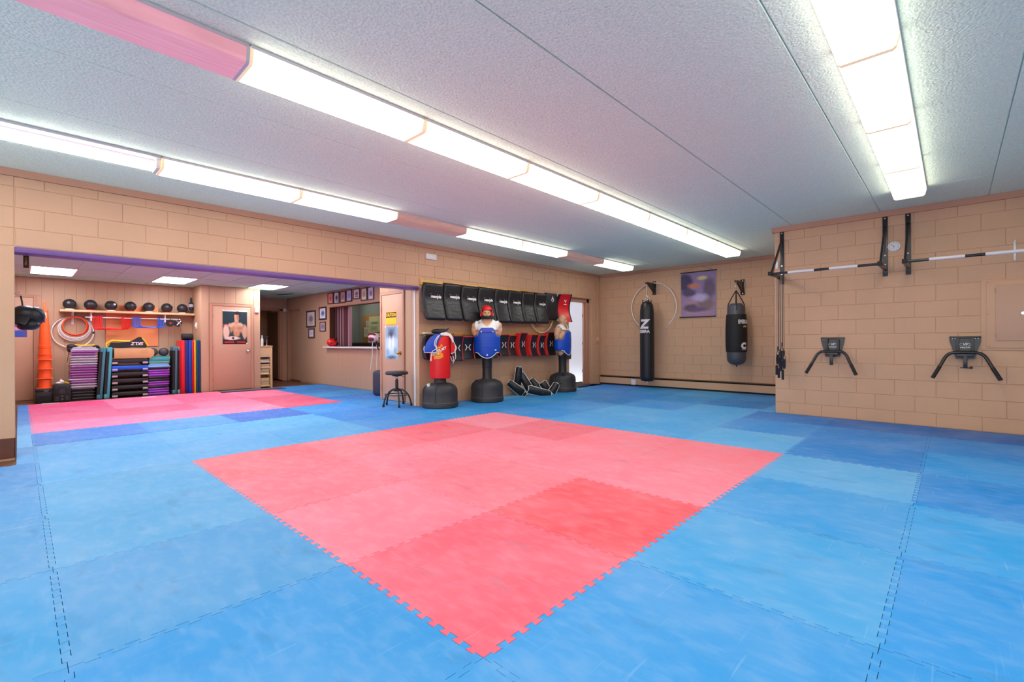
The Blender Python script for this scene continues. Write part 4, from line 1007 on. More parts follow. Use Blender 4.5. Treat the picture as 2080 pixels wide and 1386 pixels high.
bm = BM(); tube(bm, [(-.092, .0, 1.575), (-.082, -.05, 1.548), (-.045, -.105, 1.545), (0, -.122, 1.545), (.045, -.105, 1.545), (.082, -.05, 1.548), (.092, .0, 1.575)], [.02,.028,.03,.03,.03,.028,.02], 10); obj('chin_pad', bm, M_rubber, t)
bm = BM(); ell(bm, (0, .0, 1.70), (.088, .105, .065), 20); cut = [v for v in bm.verts if v.co.z < 1.695]; bmesh.ops.delete(bm, geom=cut, context='VERTS'); obj('helmet_crown', bm, M_red, t)

t = thing('training_dummy', 'bald rubber torso dummy in blue chest guard on black stand by doorway', 'dummy', (7.16, 5.085, 0), R(10))
stand_base(t)
bm = BM(); lathe(bm, [(.10, .41), (.088, .44), (.085, .62), (.095, .78), (.12, .82), (.12, .84), (0, .84)], 28); obj('post', bm, M_blackp, t)
body2 = link('body', body.data, M_skin, t, (0, 0, -.02))
for ch in [c for c in body.parent.children if c.name.split('.')[0] in ('eye', 'mouth_line')]: link(ch.name.split('.')[0], ch.data, None, t, (0, 0, -.02)); ch.location.z = .04
def coll_keep(p): return 1.355 < p.z < 1.475 and abs(p.x) < .17 and not (p.y < .02 and math.hypot(p.x/.07, (p.z-1.475)/.10) < 1)
sh = shell(body, 'white_collar', M_plastic_w, t, coll_keep, .016, .016); sh.location.z = -.02
guard(t, .80, 1.13, 1.315)

# ---- stool
t = thing('stool', 'black round swivel stool with five curved legs by the wall end', 'stool', (3.375, 5.79, 0), R(20))
bm = BM(); lathe(bm, [(0, .54), (.17, .54), (.19, .548), (.196, .565), (.19, .585), (.17, .598), (0, .60)], 40); obj('seat', bm, mat('stool_vinyl', (34,33,34), .4), t)
bm = BM(); lathe(bm, [(0, .515), (.075, .515), (.09, .54), (0, .54)], 20); obj('seat_plate', bm, M_blackm, t)
bm = BM(); cyl(bm, (0, 0, .30), (0, 0, .45), .027, n=18); cyl(bm, (0, 0, .45), (0, 0, .52), .018, n=14); obj('gas_lift', bm, M_blackm, t)
bm = BM(); cyl(bm, (0, 0, .475), (0, 0, .50), .022, n=16); obj('lift_collar', bm, M_steel, t)
bm = BM(); tube(bm, [(.02, 0, .525), (.11, -.02, .515), (.17, -.03, .49)], .006, 6); obj('lever', bm, M_blackm, t)
bm = BM(); lathe(bm, [(0, .25), (.05, .255), (.06, .285), (.04, .305), (0, .31)], 20); obj('hub', bm, M_blackm, t)
for k in range(5):
    a = R(72*k+10); c, s = math.cos(a), math.sin(a)
    bm = BM(); tube(bm, [(r*c, r*s, z) for r, z in ((.03, .285), (.09, .28), (.15, .245), (.195, .19), (.225, .12), (.245, .03))], .014, 10); lg = obj('leg', bm, M_blackm, t)
    bm = BM(); lathe(bm, [(0, 0), (.018, 0), (.02, .01), (.017, .045), (0, .045)], 12, Matrix.Translation((.247*c, .247*s, 0))); obj('foot', bm, M_rubber, lg)
bm = BM(); tube(bm, torus_pts((0, 0, .195), .20, 48, 'z'), .009, 8, True); obj('foot_ring', bm, M_blackm, t)

# ---- pile of shin guards at the foot of the wall
M_guard = mat('guard_black', (24,25,30), .35, bump=(30,.1))
def shin(label, loc, rot, L=.40, foot=True):
    t = thing('shin_guard', label, 'shin guard', loc, 0, 'black shin guards heaped by the wall'); t.rotation_euler = rot
    rows = []
    for k in range(11):
        u = k/10; w = (.082-.02*u)*(1 if .06 < u < .94 else .72); rows.append([(w*math.sin(R(-75+25*q)), -.07*math.cos(R(-75+25*q))+.02+.02*math.sin(PI*u)*-1, L*u) for q in range(7)])
    sheet(rows, .030, 'shin_plate', M_guard, t)
    bd = [r[0] for r in rows]+[r for r in rows[-1][1:]]+[r[-1] for r in rows[::-1][1:]]+[r for r in rows[0][::-1][1:-1]]
    bm = BM(); tube(bm, [(x*1.12, y-.012, z+(.0)) for x, y, z in bd], .0065, 6, True); obj('white_piping', bm, M_plastic_w, t)
    for z in (.1, .28):
        bm = BM(); tube(bm, [(.08, .01, z), (.06, .07, z), (0, .09, z), (-.06, .07, z), (-.08, .01, z)], .012, 6); obj('strap', bm, M_guard, t)
    if foot:
        rows = []
        for k in range(7):
            u = k/6; w = .062*(1-.25*u); rows.append([(w*math.sin(R(-70+28*q)), -.05-.15*u-.012*math.cos(R(-70+28*q)), -.02-.035*math.sin(PI*u*.6)+.02*math.cos(R(-70+28*q))) for q in range(6)])
        sheet(rows, .022, 'instep_pad', M_guard, t)
        bd = [r[0] for r in rows]+rows[-1][1:]+[r[-1] for r in rows[::-1][1:]]
        bm = BM(); tube(bm, [(x*1.1, y, z+.014) for x, y, z in bd], .006, 6); obj('instep_piping', bm, M_plastic_w, t)
    pbox('maker_tag', (-.012, .012, -.080, -.074, L*.55, L*.62), M_grip, t, .002)
    return t
shin('black shin guard standing tallest against the wall', (5.93, 5.33, .17), (R(4), R(6), R(-34)), .42, False)
shin('black shin guard leaning over the middle of the heap', (6.13, 5.14, .10), (R(-6), R(-30), R(-40)), .44, False)
shin('black shin guard slumped at the side facing the first dummy', (5.98, 5.20, .04), (R(8), R(-52), R(-46)), .40, True)
shin('black shin guard lying flat along the floor', (5.93, 5.04, .14), (R(-10), R(104), R(-38)), .52, False)
shin('black shin guard folded in an arch at the middle', (6.50, 5.20, .06), (R(-14), R(-38), R(-40)), .30, False)
shin('black shin guard propped toward the bald dummy', (6.46, 5.10, .25), (R(0), R(146), R(-40)), .30, False)
shin('short black instep guard at the right end of the heap', (6.52, 4.90, .02), (R(-12), R(32), R(-46)), .24, False)
# ---- mat at the doorway
t = thing('door_mat', 'dark rubber mat curling up at the side doorway', 'mat', (8.40, 5.40, 0), 0)
rows = [[(-.42+.1*q, -.16+.6*k/8, .014+.03*max(0, abs(k-1)-5.5)+.035*math.exp(-((q-6)/1.5)**2)*(1 if k < 3 else .3)) for q in range(11)] for k in range(9)]
sheet(rows, .012, 'sheet', M_rubber, t)
bm = BM(); tube(bm, rows[0], .008, 6); obj('edge_binding', bm, M_rubber, t)
# ================================================================== BACK ROOM: EQUIPMENT ALONG THE BACK WALL
# ---- shelf, balls
shelf = thing('wall_shelf', 'long pine shelf board on the back room wall holding black balls', 'shelf', (0, YB, 0))
pbox('board', (-.555, 1.70, -.30, 0, 1.742, 1.785), mat('pale_pine', (222,182,138), .55, var=(5,.06), stretch=(1,8,8)), shelf, .004)
for x in (-.355, -.085, 1.155):
    bm = BM(); box(bm, x-.018, x+.018, -.25, 0, 1.728, 1.742); box(bm, x-.018, x+.018, -.012, 0, 1.50, 1.742); prism(bm, [(-.012, 1.53), (-.012, 1.74), (-.22, 1.74)], x-.005, x+.005, 'x'); obj('bracket', bm, M_plastic_w, shelf, 0)
M_ball = mat('medicine_ball_rubber', (36,36,42), .42, bump=(90,.1))
bx_ = [-.405, -.09, .232, .553, .868, 1.195, 1.488]
for i, x in enumerate(bx_):
    nm = NTH[i]; f = 11.72
    t = thing('medicine_ball', f'black rubber medicine ball on the pine shelf, {nm} from the hoops', 'ball', (x, 11.74, 1.785), R(20*i), 'medicine balls on the shelf')
    bm = BM(); ell(bm, (0, 0, .115), .105, 28); obj('ball', bm, M_ball, t)
    for k in range(3):
        bm = BM(); tube(bm, torus_pts((0, 0, .115), .1045, 36, 'x'), .002, 5, True, Matrix.Rotation(R(60*k), 4, 'Z')); obj('seam', bm, M_rubber, t)
    bm = BM(); cyl(bm, (-.02, -.098, .14), (-.021, -.104, .141), .022, n=16); obj('valve_badge', bm, M_greyv if i != 2 else M_grip, t)
    r = tag(obj('ball_ring', (lambda b: (tube(b, torus_pts((0, 0, 0), .058, 28, 'z'), .011, 8, True), b)[1])(BM()), M_plastic_w if i % 2 == 0 else M_redd, None, 35, (x, 11.74, 1.797)), f'{"white" if i % 2 == 0 else "red"} plastic ring under the {nm} black ball from the hoops', 'ring', 'rings holding the shelf balls')
t = thing('grip_trainer', 'black and grey bottle-shaped trainer at the closet end of the shelf', 'trainer', (1.655, 11.72, 1.785))
bm = BM(); lathe(bm, [(0, 0), (.02, 0), (.022, .09), (.048, .10), (.05, .15), (.03, .155), (0, .155)], 20); obj('lower_body', bm, M_blackp, t)
bm = BM(); lathe(bm, [(.047, .155), (.049, .16), (.049, .215), (.047, .22), (0, .22)], 20); obj('label_band', bm, M_greyv if False else mat('lilac_grey', (176,170,190), .5), t)
bm = BM(); lathe(bm, [(.048, .22), (.05, .245), (.025, .26), (.022, .37), (0, .375)], 20); obj('neck', bm, M_blackp, t)
# ---- rail with hurdles
rl = thing('hanging_bar', 'white plastic pipe hung under the ball shelf', 'bar', (0, 11.70, 0))
bm = BM(); cyl(bm, (-.175, 0, 1.643), (1.44, 0, 1.643), .011, n=12); obj('pipe', bm, M_plastic_w, rl)
for x in (-.085, 1.155):
    bm = BM(); cyl(bm, (x, 0, 1.57), (x, 0, 1.735), .014, n=12); obj('hanger', bm, M_plastic_w, rl)
    bm = BM(); ell(bm, (x, 0, 1.643), .026, 14); obj('tee_fitting', bm, M_plastic_w, rl)
def hurdle(i, x0, w, z, m, nm, lb, group):
    t = thing('agility_hurdle', lb, 'hurdle', (x0, 11.70-.004*i, 0), R(1.5*i), group)
    r = .05; pts = [(0, -.022, 1.642), (0, -.012, 1.665), (0, .006, 1.667), (0, -.014, 1.64), (0, -.016, z+r+.02)]
    pts += [(r-r*math.cos(R(a)), -.016, z+r-r*math.sin(R(a))) for a in (15, 40, 65, 90)]
    q = [(w-x, y, zz) for x, y, zz in pts][::-1]
    bm = BM(); tube(bm, [(0, -.016, z+r+.02)]+pts[5:]+q[:4]+[(w, -.016, z+r+.02)], .0105, 8); obj('frame', bm, m, t)
    for x in (0, w):
        bm = BM(); tube(bm, [(x, -.016, z+r+.015), (x, -.016, 1.63), (x, -.014, 1.66), (x, .0, 1.672), (x, .015, 1.655), (x, .014, 1.635)], .0095, 8); obj('hook_end', bm, m, t)
for i in range(6): hurdle(i, -.055+.026*i, .46, 1.395+.004*i, M_red, 'red', f'red plastic hurdle hung on the white pipe, {NTH[i]} from the hoops', 'red hurdles')
M_blueh = mat('blue_plastic', (16,92,215), .4)
for i in range(5): hurdle(i, .585+.030*i, .44, 1.447+.003*i, M_blueh, 'blue', f'blue plastic hurdle hung on the white pipe, {NTH[i]} from the red hurdles', 'blue hurdles')
for i, x in enumerate((1.24, 1.385)):
    t = thing('ab_wheel', ['black wheel with red hub hanging at the end of the white pipe', 'black wheel with silver straps hanging nearest the closet'][i], 'exercise wheel', (x, 11.64, 1.555))
    bm = BM(); lathe(bm, [(.02, -.025), (.07, -.028), (.078, -.015), (.078, .015), (.07, .028), (.02, .025)], 28, Matrix.Rotation(PI/2, 4, 'X')); obj('tyre', bm, M_rubber, t)
    bm = BM(); cyl(bm, (0, -.035, 0), (0, .035, 0), .02, n=14); obj('hub', bm, M_redd if i == 0 else M_steel, t)
    bm = BM(); tube(bm, [(0, .0, .075), (.01, .02, .10)], .006, 6); obj('hanging_loop', bm, M_blackp if i == 0 else M_steel, t)
    if i: 
        bm = BM(); tube(bm, [(-.05, -.03, .06), (.0, -.035, .03), (.05, -.035, -.03), (.03, -.035, -.06)], .01, 6); tube(bm, [(.05, -.03, .05), (-.03, -.035, -.05)], .008, 6); obj('silver_strap', bm, M_steel, t)
# ---- hoops
for i, (r, dx, m, lb) in enumerate([(.315, .005, M_plastic_w, 'largest white hoop on the shelf bracket'), (.245, .03, M_plastic_w, 'outer white hoop nested around the orange hoops'), (.232, .04, mat('pale_pink_hoop', (238,220,232), .4), 'pale pink hoop nested around the orange hoops'), (.218, .035, M_plastic_w, 'inner white hoop nested around the orange hoops'), (.192, .04, mat('red_hoop', (225,50,40), .4), 'red hoop hung inside the white hoops'), (.182, .03, M_orange, 'smallest orange hoop hung inside the red hoop')]):
    t = obj('hula_hoop', (lambda b: (tube(b, torus_pts((0, 0, 0), r, 56, 'y'), .0105, 8, True), b)[1])(BM()), m, None, 35, (-.355+dx, 11.86-.016*i, 1.648-r)); tag(t, lb, 'hoop', 'hoops hung from the shelf bracket')
    if i == 0: bm = BM(); box(bm, r-.016, r+.016, -.014, .014, -.03, .02, .003, 1); obj('joint_sleeve', bm, M_blackp, t)
t = tag(obj('foam_board', (lambda b: (box(b, .16, 1.055, YB-.022, YB-.002, 1.04, 1.925, .003, 1), b)[1])(BM()), mat('orange_board', (246,150,96), .6), None, 0), 'flat orange board leaning against the wall behind the hurdles', 'board')
# ---- cones
case = thing('equipment_case', 'low black plastic case under the orange cones', 'case', (-.77, 11.52, -.03))
pbox('body', (-.13, .095, -.17, .17, 0, .22), M_blackp, case, .012); pbox('lid', (-.135, .10, -.175, .175, .222, .275), M_blackp, case, .01); pbox('front_slot', (-.09, .06, -.176, -.168, .10, .15), M_rubber, case, .004); pbox('latch', (-.02, .05, -.182, -.17, .20, .25), M_greyv, case, .004)
zf = [.248, .432, .612, .796]
for i, z in enumerate(zf):
    lb = ['lowest orange traffic cone in the nested stack', 'second orange traffic cone from the bottom of the stack', 'third orange traffic cone from the bottom of the stack', 'tall top orange cone with white label and loop'][i]
    t = thing('traffic_cone', lb, 'traffic cone', (-.768, 11.5, z), R(12*i), 'nested orange cones')
    bm = BM(); prism(bm, [(.122*math.cos(R(a))*(1.08 if a % 90 == 45 else 1), .122*math.sin(R(a))*(1.08 if a % 90 == 45 else 1)) for a in range(0, 360, 15)], 0, .012, 'z'); obj('flange', bm, MATS.get('orange_flange') or mat('orange_flange', (255,120,72), .45), t)
    if i < 3: bm = BM(); lathe(bm, [(.096, .012), (.090, .10), (.086, .173), (0, .173)], 28); obj('cone_body', bm, M_orange, t)
    else:
        bm = BM(); lathe(bm, [(.096, .012), (.092, .09), (.095, .095), (.095, .11), (.09, .115), (.086, .22), (.09, .225), (.09, .275), (.084, .28), (.078, .40), (.074, .5), (.068, .6), (.060, .72), (.048, .93), (.044, .955), (0, .955)], 28); obj('cone_body', bm, M_orange, t)
        bm = BM(); tube(bm, [(.018*math.cos(a)*1.0, 0, 1.04+.085*math.sin(a)) for a in [2*PI*q/16 for q in range(16)]], .011, 8, True); obj('loop', bm, mat('orange_loop', (250,120,80), .4), t)
        pbox('white_label', (-.03, .022, -.058, -.05, .80, .90), M_plastic_w, t, .002, M=Matrix.Rotation(R(-36), 4, 'Z'))
        for zz in (.42, .58, .74): bm = BM(); tube(bm, torus_pts((0, 0, zz), .0815-(.0455)*(zz-.34)/.62*.95+.002, 28, 'z'), .0025, 5, True); obj('cone_ridge', bm, M_orange, t)
# ---- portable speaker
t = thing('portable_speaker', 'black portable speaker box on the floor beside the cones', 'speaker', (-.54, 11.40, -.03))
pbox('cabinet', (-.125, .125, -.12, .12, 0, .345), M_blackp, t, .015)
pbox('front_panel', (-.105, .105, -.128, -.118, .02, .32), M_rubber, t, .006)
for x in (-.07, .07):
    for k in range(4): pbox('grille_bar', (x-.028, x+.028, -.133, -.126, .04+.022*k, .05+.022*k), M_greyv, t, .002)
for x, z, r in ((0, .12, .02), (0, .06, .022), (-.08, .29, .01), (.08, .29, .01)): bm = BM(); cyl(bm, (x, -.126, z), (x, -.138, z), r, n=16); obj('knob', bm, M_greyv, t)
for k in range(5): pbox('fader', (-.03+.015*k-.003, -.03+.015*k+.003, -.131, -.126, .17, .25), M_greyv, t)
bm = BM(); tube(bm, [(-.13, .08, .1), (-.19, .10, .06), (-.24, .12, .2), (-.20, .2, .3)], .005, 6); obj('power_cable', bm, M_rubber, t)
t = thing('hand_wraps', 'crumpled white cloth wraps on top of the portable speaker', 'cloth', (-.54, 11.40, .315))
bm = BM()
for c, r in (((-.03, 0, .025), (.06, .05, .028)), ((.0, -.01, .05), (.035, .04, .03)), ((-.01, .0, .075), (.018, .02, .022))): ell(bm, c, r, 16)
o = obj('cloth', bm, M_grip, t); remesh(o, .006, 4)
bm = BM(); tube(bm, [(.03, 0, .04), (.10, -.03, .012)], .011, 8); obj('yellow_handle', bm, MATS['yellow_hoop'], t)
# ---- stacks of step risers
def riser_mesh(w, d, h): 
    bm = BM(); box(bm, -w/2, w/2, -d/2, d/2, h*.42, h*.99, h*.2, 2); box(bm, -w/2+.035, w/2-.035, -d/2+.035, d/2-.035, 0, h*.5); return mesh_of(bm, 'riser', 50)
M_gr = mat('grey_riser', (176,172,190), .35); M_pu = mat('plum_riser', (150,82,158), .35); M_pv = mat('violet_riser', (158,62,205), .35)
def riser_stack(x, y, w, d, z0, pitch, cols, where, group):
    me = {}
    for i, (m, cn) in enumerate(cols):                      # listed from the top down
        z = z0+pitch*(len(cols)-1-i)
        if m.name not in me: me[m.name] = riser_mesh(w, d, pitch); 
        o = link('step_riser', me[m.name], m, None, (x+random.uniform(-.004, .004)-.0012*i, y+random.uniform(-.004, .004), z))
        tag(o, f'{cn} step riser, {ORD[i]} slab of the {where}', 'step riser', group)
G_, P_, K_, V_ = (M_gr, 'grey'), (M_pu, 'plum'), (M_blackp, 'black'), (M_pv, 'violet')
riser_stack(-.215, 11.55, .41, .34, .205, .0502, [P_, P_, G_, G_, G_, G_, P_, P_, P_, P_, P_, G_, P_, G_, G_], 'plum and grey stack', 'risers in the plum and grey stack')
riser_stack(-.235, 11.56, .37, .32, -.03, .0585, [K_]*4, 'black slabs under the plum stack', 'black risers under the plum and grey stack')
t = thing('step_platform', 'grey sloped-edge step platform topping the plum and grey stack', 'step platform', (-.21, 11.55, .958))
bm = BM(); vs = box(bm, -.205, .205, -.17, .17, 0, .032, .01, 2); obj('base', bm, M_gr, t)
bm = BM(); prism(bm, [(-.20, .03), (-.165, .075), (.165, .075), (.20, .03)], -.15, .15, 'y'); obj('deck', bm, M_gr, t, 0)
t = thing('mesh_bag', 'black mesh bag with yellow band on the plum and grey stack', 'bag', (-.21, 11.55, 1.034))
bm = BM()
for c, r in (((-.20, -.1, .01), (.06, .07, .05)), ((-.215, -.12, -.045), (.04, .05, .06)), ((-.14, -.05, .03), (.06, .08, .03))): ell(bm, c, r, 16)
obj('net', bm, M_black, t, 60); bm = BM(); ell(bm, (.17, -.06, .015), (.05, .08, .026), 16); ell(bm, (.205, -.09, .0), (.03, .04, .03), 16); obj('net_tail', bm, M_black, t, 60)
bm = BM(); tube(bm, [(-.14, -.11, .045), (-.06, -.12, .03), (.05, -.11, .03), (.16, -.10, .04)], .014, 8); obj('yellow_band', bm, MATS['yellow_hoop'], t)
bm = BM(); tube(bm, [(-.23, -.17, -.05), (-.235, -.175, -.15), (-.25, -.175, -.27), (-.26, -.175, -.30)], .005, 6); obj('drawstring', bm, M_rubber, t)
# ---- teal steps on end
M_teal = mat('teal_plastic', (78,170,186), .4); M_teald = mat('dark_teal_plastic', (66,128,146), .4)
def end_step(x, lean, m, lb):
    t = thing('aerobic_step', lb, 'aerobic step', (x, 11.53, -.03), 0, 'aerobic steps stood on end'); t.rotation_euler = (0, lean, 0)
    bm = BM(); box(bm, .0, .055, -.18, .18, .0, 1.055, .026, 3); obj('frame', bm, m, t)
    bm = BM(); box(bm, -.036, .02, -.18, .18, .0, .10, .02, 2); obj('foot_bumper', bm, m, t)
    bm = BM(); box(bm, -.036, .02, -.18, .18, .955, 1.055, .02, 2); obj('foot_bumper', bm, m, t)
    bm = BM(); box(bm, -.040, .01, -.172, .172, .09, .965, .004, 1); obj('tread', bm, M_rubber, t)
    for z in (.3, .75): bm = BM(); box(bm, .05, .058, -.10, .10, z, z+.10, .003, 1); obj('grip_slot', bm, m, t)
end_step(-.002, R(3.4), M_teald, 'teal aerobic step on end against the plum stack')
end_step(.108, R(3.0), M_teal, 'brighter teal aerobic step on end beside the black platforms')
end_step(1.262, R(.6), M_teald, 'dark teal aerobic step on end beside the violet stack')
end_step(1.355, R(1.2), mat('pale_teal_plastic', (126,190,208), .4), 'pale teal aerobic step on end against the coloured mats')
# ---- black platforms
def platform(z, m, mf, lb):
    t = thing('step_platform', lb, 'step platform', (.498, 11.55, z), R(random.uniform(-.6, .6)), 'step platforms between the teal steps')
    pbox('deck', (-.298, .298, -.188, .188, .040, .118), m, t, .012)
    pbox('tread', (-.27, .27, -.175, .175, .116, .122), M_rubber, t)
    for s in (-1, 1):
        a, b = (-.30, -.20) if s < 0 else (.20, .30)
        f = pbox('foot', (a, b, -.19, .19, 0, .066), m if m is not M_blackp else M_rubber, t, .01); pbox('grey_pad', (a+.006, b-.006, -.195, -.185, .022, .058), mf, f, .006)
for i in range(6):
    z = -.03+.1365*(5-i); nm = ['topmost', 'second', 'third', 'fourth', 'fifth', 'lowest'][i]
    platform(z, M_blueh if i == 1 else M_blackp, mat('foot_grey', (190,176,180), .5), f'{"bright blue" if i == 1 else "black"} step platform with grey feet, {nm} of its stack')
t = thing('cardboard_box', 'long brown cardboard box on top of the black step platforms', 'box', (.55, 11.52, .79))
pbox('carton', (-.31, .30, -.16, .16, 0, .205), M_card, t, .004); bm = BM(); prism(bm, [(.30, .01), (.30, .20), (.345, .17), (.355, .10), (.345, .04)], -.155, .155, 'y'); obj('end_flap', bm, M_card, t)
for k in range(4): pbox('printed_line', (.12, .24, -.1612, -.160, .10+.022*k, .104+.022*k), mat('print_brown', (176,130,88), .8), t)
t = thing('equipment_pouch', 'black and yellow pouch lying on the cardboard box', 'pouch', (.46, 11.50, .995))
bm = BM(); prism(bm, [(-.30, .02), (-.26, .13), (-.12, .125), (.05, .14), (.20, .245), (.235, .24), (.33, .03), (.30, .012), (.1, .02), (-.1, .01)], -.05, .05, 'y'); o = obj('pouch', bm, M_black, t, 0)
bm = BM(); tube(bm, [(-.32, .0, .01), (-.33, 0, .10), (-.24, 0, .165), (-.05, 0, .15), (.05, .02, .15)], .022, 8); tube(bm, [(.25, .02, .22), (.31, .02, .14), (.35, .02, .05)], .018, 8); obj('yellow_trim', bm, MATS['yellow_hoop'], t)
lettering(t, 'SKLZ', .09, M_grip, (.17, -.054, .105), 1.0, .2, .003, roty=PI)
# ---- violet stack
riser_stack(.985, 11.55, .40, .34, -.03, .0505, [K_, V_, V_, V_, K_, K_, V_, V_, K_, V_, V_, V_], 'violet and black stack', 'risers in the violet and black stack')
t = thing('step_platform', 'light blue sloped-edge platform on the violet and black stack', 'step platform', (.985, 11.55, .578))
M_lb = mat('light_blue_plastic', (120,176,236), .4)
bm = BM(); box(bm, -.205, .205, -.17, .17, 0, .03, .01, 2); obj('base', bm, M_lb, t); bm = BM(); prism(bm, [(-.195, .028), (-.15, .095), (.15, .095), (.195, .028)], -.15, .15, 'y'); obj('deck', bm, M_lb, t, 0)
for i, (c, cn, h) in enumerate([((104,196,120), 'lower green', .035), ((30,150,205), 'blue', .05), ((120,200,130), 'upper green', .035), ((24,160,190), 'thin cyan', .022)]):
    z = .674+sum([.035, .05, .035, .022][:i])
    o = obj('balance_pad', (lambda b: (box(b, -.185, .185, -.16, .16, 0, h, .008, 2), b)[1])(BM()), mat('pad_'+cn.replace(' ', '_'), c, .6), None, 35, (.995+.004*i, 11.55, z)); tag(o, f'{cn} foam balance pad on the violet stack', 'foam pad', 'foam pads on the violet stack')
for i, x in enumerate((.905, 1.10)):
    t = thing('medicine_ball', ['grey medicine ball half behind the cardboard box', 'grey medicine ball on the foam pads by the teal steps'][i], 'ball', (x, 11.55, .816), 0, 'grey balls on the violet stack')
    bm = BM(); ell(bm, (0, 0, .093), .093, 26); obj('ball', bm, mat('grey_ball', (72,70,74), .5), t)
    bm = BM(); tube(bm, torus_pts((0, 0, .093), .0925, 32, 'x'), .002, 5, True, Matrix.Rotation(R(40), 4, 'Z')); obj('seam', bm, M_rubber, t)
# ---- coloured folding mats on end
xs = [(1.352, 1.415, (222,24,38), 'red', 'nearest the teal steps'), (1.417, 1.480, (12,40,130), 'dark blue', 'second from the teal steps'), (1.482, 1.545, (28,62,170), 'blue', 'third from the teal steps'), (1.547, 1.585, (205,24,34), 'narrow red', 'beside the yellow one'), (1.587, 1.620, (244,190,40), 'yellow', 'between red and green'), (1.622, 1.662, (16,92,84), 'green', 'beside the yellow one'), (1.664, 1.705, (12,58,130), 'navy', 'against the closet')]
for a, b, c, cn, wh in xs:
    t = thing('folding_mat', f'{cn} folding gym mat stood on edge, {wh}', 'gym mat', ((a+b)/2, 11.42, -.03), 0, 'folding mats stood on edge')
    w = b-a; bm = BM(); box(bm, -w/2, w/2, -.27, .25, 0, 1.195, .012, 2); obj('cover', bm, mat('mat_'+cn.replace(' ', '_'), c, .4, bump=(6,.3), stretch=(1,1,3)), t)
    bm = BM(); tube(bm, [(0, -.272, .02), (0, -.272, 1.17)], .003, 5); obj('seam', bm, MATS['mat_'+cn.replace(' ', '_')], t)
t = thing('foam_roller', 'short black foam roller lying on the coloured mats', 'foam roller', (1.49, 11.30, 1.165))
bm = BM(); lathe(bm, [(.03, -.105), (.066, -.105), (.074, -.095), (.074, .095), (.066, .105), (.03, .105)], 28, Matrix.Translation((0, 0, .0745)) @ Matrix.Rotation(PI/2, 4, 'Y')); obj('roller', bm, M_rubber, t)
for x in (-.05, 0, .05): bm = BM(); tube(bm, torus_pts((x, 0, .0745), .0745, 28, 'x'), .003, 5, True); obj('rib', bm, M_blackp, t)
for i, (x, y) in enumerate(((-.71, 10.90), (.71, 10.72))):
    o = obj('floor_tape', (lambda b: (box(b, -.115, .115, -.045, .045, 0, .0025), b)[1])(BM()), M_plastic_w, None, 0, (x, y, .0012), R(-8)); tag(o, ['white tape strip on the pink mats before the cones', 'white tape strip on the pink mats before the black platforms'][i], 'tape', 'white tape strips on the mats')
t = thing('floor_runner', 'thin dark grey runner lying before the closet door', 'mat', (2.64, 10.64, .0015), R(-3)); pbox('sheet', (-.68, .66, -.17, .17, 0, .012), mat('runner_grey', (92,84,104), .7), t, .004); pbox('edge_binding', (-.685, .665, -.178, -.168, 0, .014), M_rubber, t)

# ================================================================== BACK ROOM: DOORS, PRINTS, COUNTER
# poster: plain generic boxer print in teal, skin and red blocks
M_poster = mat_print('boxer_print', (20,50,58), [('r',.5,.985,1,.03,(210,216,214),.3),('r',.12,.56,.16,.018,(196,40,36),.3),('e',.53,.55,.34,.10,(214,176,150),.25),('e',.56,.42,.28,.17,(206,158,126),.25),('e',.14,.36,.14,.22,(226,192,172),.25),('e',.90,.36,.11,.22,(208,162,134),.25),('e',.42,.46,.13,.07,(190,134,102),.5),('e',.68,.46,.13,.07,(184,128,96),.5),('e',.40,.30,.06,.12,(60,46,44),.6),('e',.72,.28,.07,.10,(56,44,42),.6),('e',.56,.30,.14,.10,(196,142,108),.5),('e',.56,.66,.09,.09,(198,148,118),.3),('e',.56,.79,.105,.125,(208,160,132),.15),('e',.61,.79,.06,.10,(178,122,94),.6),('e',.59,.905,.14,.055,(34,26,26),.25),('e',.70,.85,.04,.06,(34,26,26),.4),('e',.38,.17,.34,.06,(232,208,194),.35),('e',.42,.17,.06,.04,(28,26,30),.4),('r',.5,.055,.5,.06,(24,22,26),.1)])
t = thing('poster', 'boxer poster in teal and red taped on the closet door', 'poster', (0, CY-.014, 0)); plane_uv('print', 2.131, 2.646, 1.075, 1.87, -.003, M_poster, t)
for x, w in ((2.27, .20), (2.52, .18)): pbox('caption_block', (x-w/2, x+w/2, -.0045, -.003, 1.102, 1.135), M_redd, t)
for x, z in ((2.14, 1.86), (2.637, 1.86), (2.637, 1.085)): pbox('tape_corner', (x-.015, x+.015, -.0055, -.003, z-.012, z+.012), M_plastic_w, t)
t = thing('wall_phone', 'white wall phone beside the closet door', 'phone', (2.865, CY, 1.915)); pbox('base', (-.045, .045, -.035, 0, -.085, .085), M_plastic_w, t, .01); pbox('handset', (-.03, .03, -.06, -.03, -.08, .08), M_plastic_w, t, .014); pbox('keypad', (-.022, .022, -.064, -.058, -.03, .01), M_grip, t, .003)
t = thing('light_switch', 'white thermostat box on the closet side wall above the coloured mats', 'switch', (CX0, 11.50, 1.505), FACE_X); pbox('plate', (-.05, .05, -.02, 0, -.07, .07), M_plastic_w, t, .006); pbox('toggle', (-.012, .012, -.035, -.018, -.02, .02), M_plastic_w, t, .003)
t = thing('poster', 'small blue and purple print on the far door', 'poster', (0, YB-.014, 0)); plane_uv('print', -1.36, -1.0, 1.235, 1.56, -.003, mat_print('door_print', (104,70,150), [('r',.5,.2,.5,.25,(40,90,190),.6),('e',.6,.5,.35,.12,(230,150,190),.5),('e',.4,.75,.3,.15,(130,90,190),.5)]), t); pbox('tape_corner', (-1.02, -.99, -.0055, -.003, 1.545, 1.568), M_plastic_w, t)
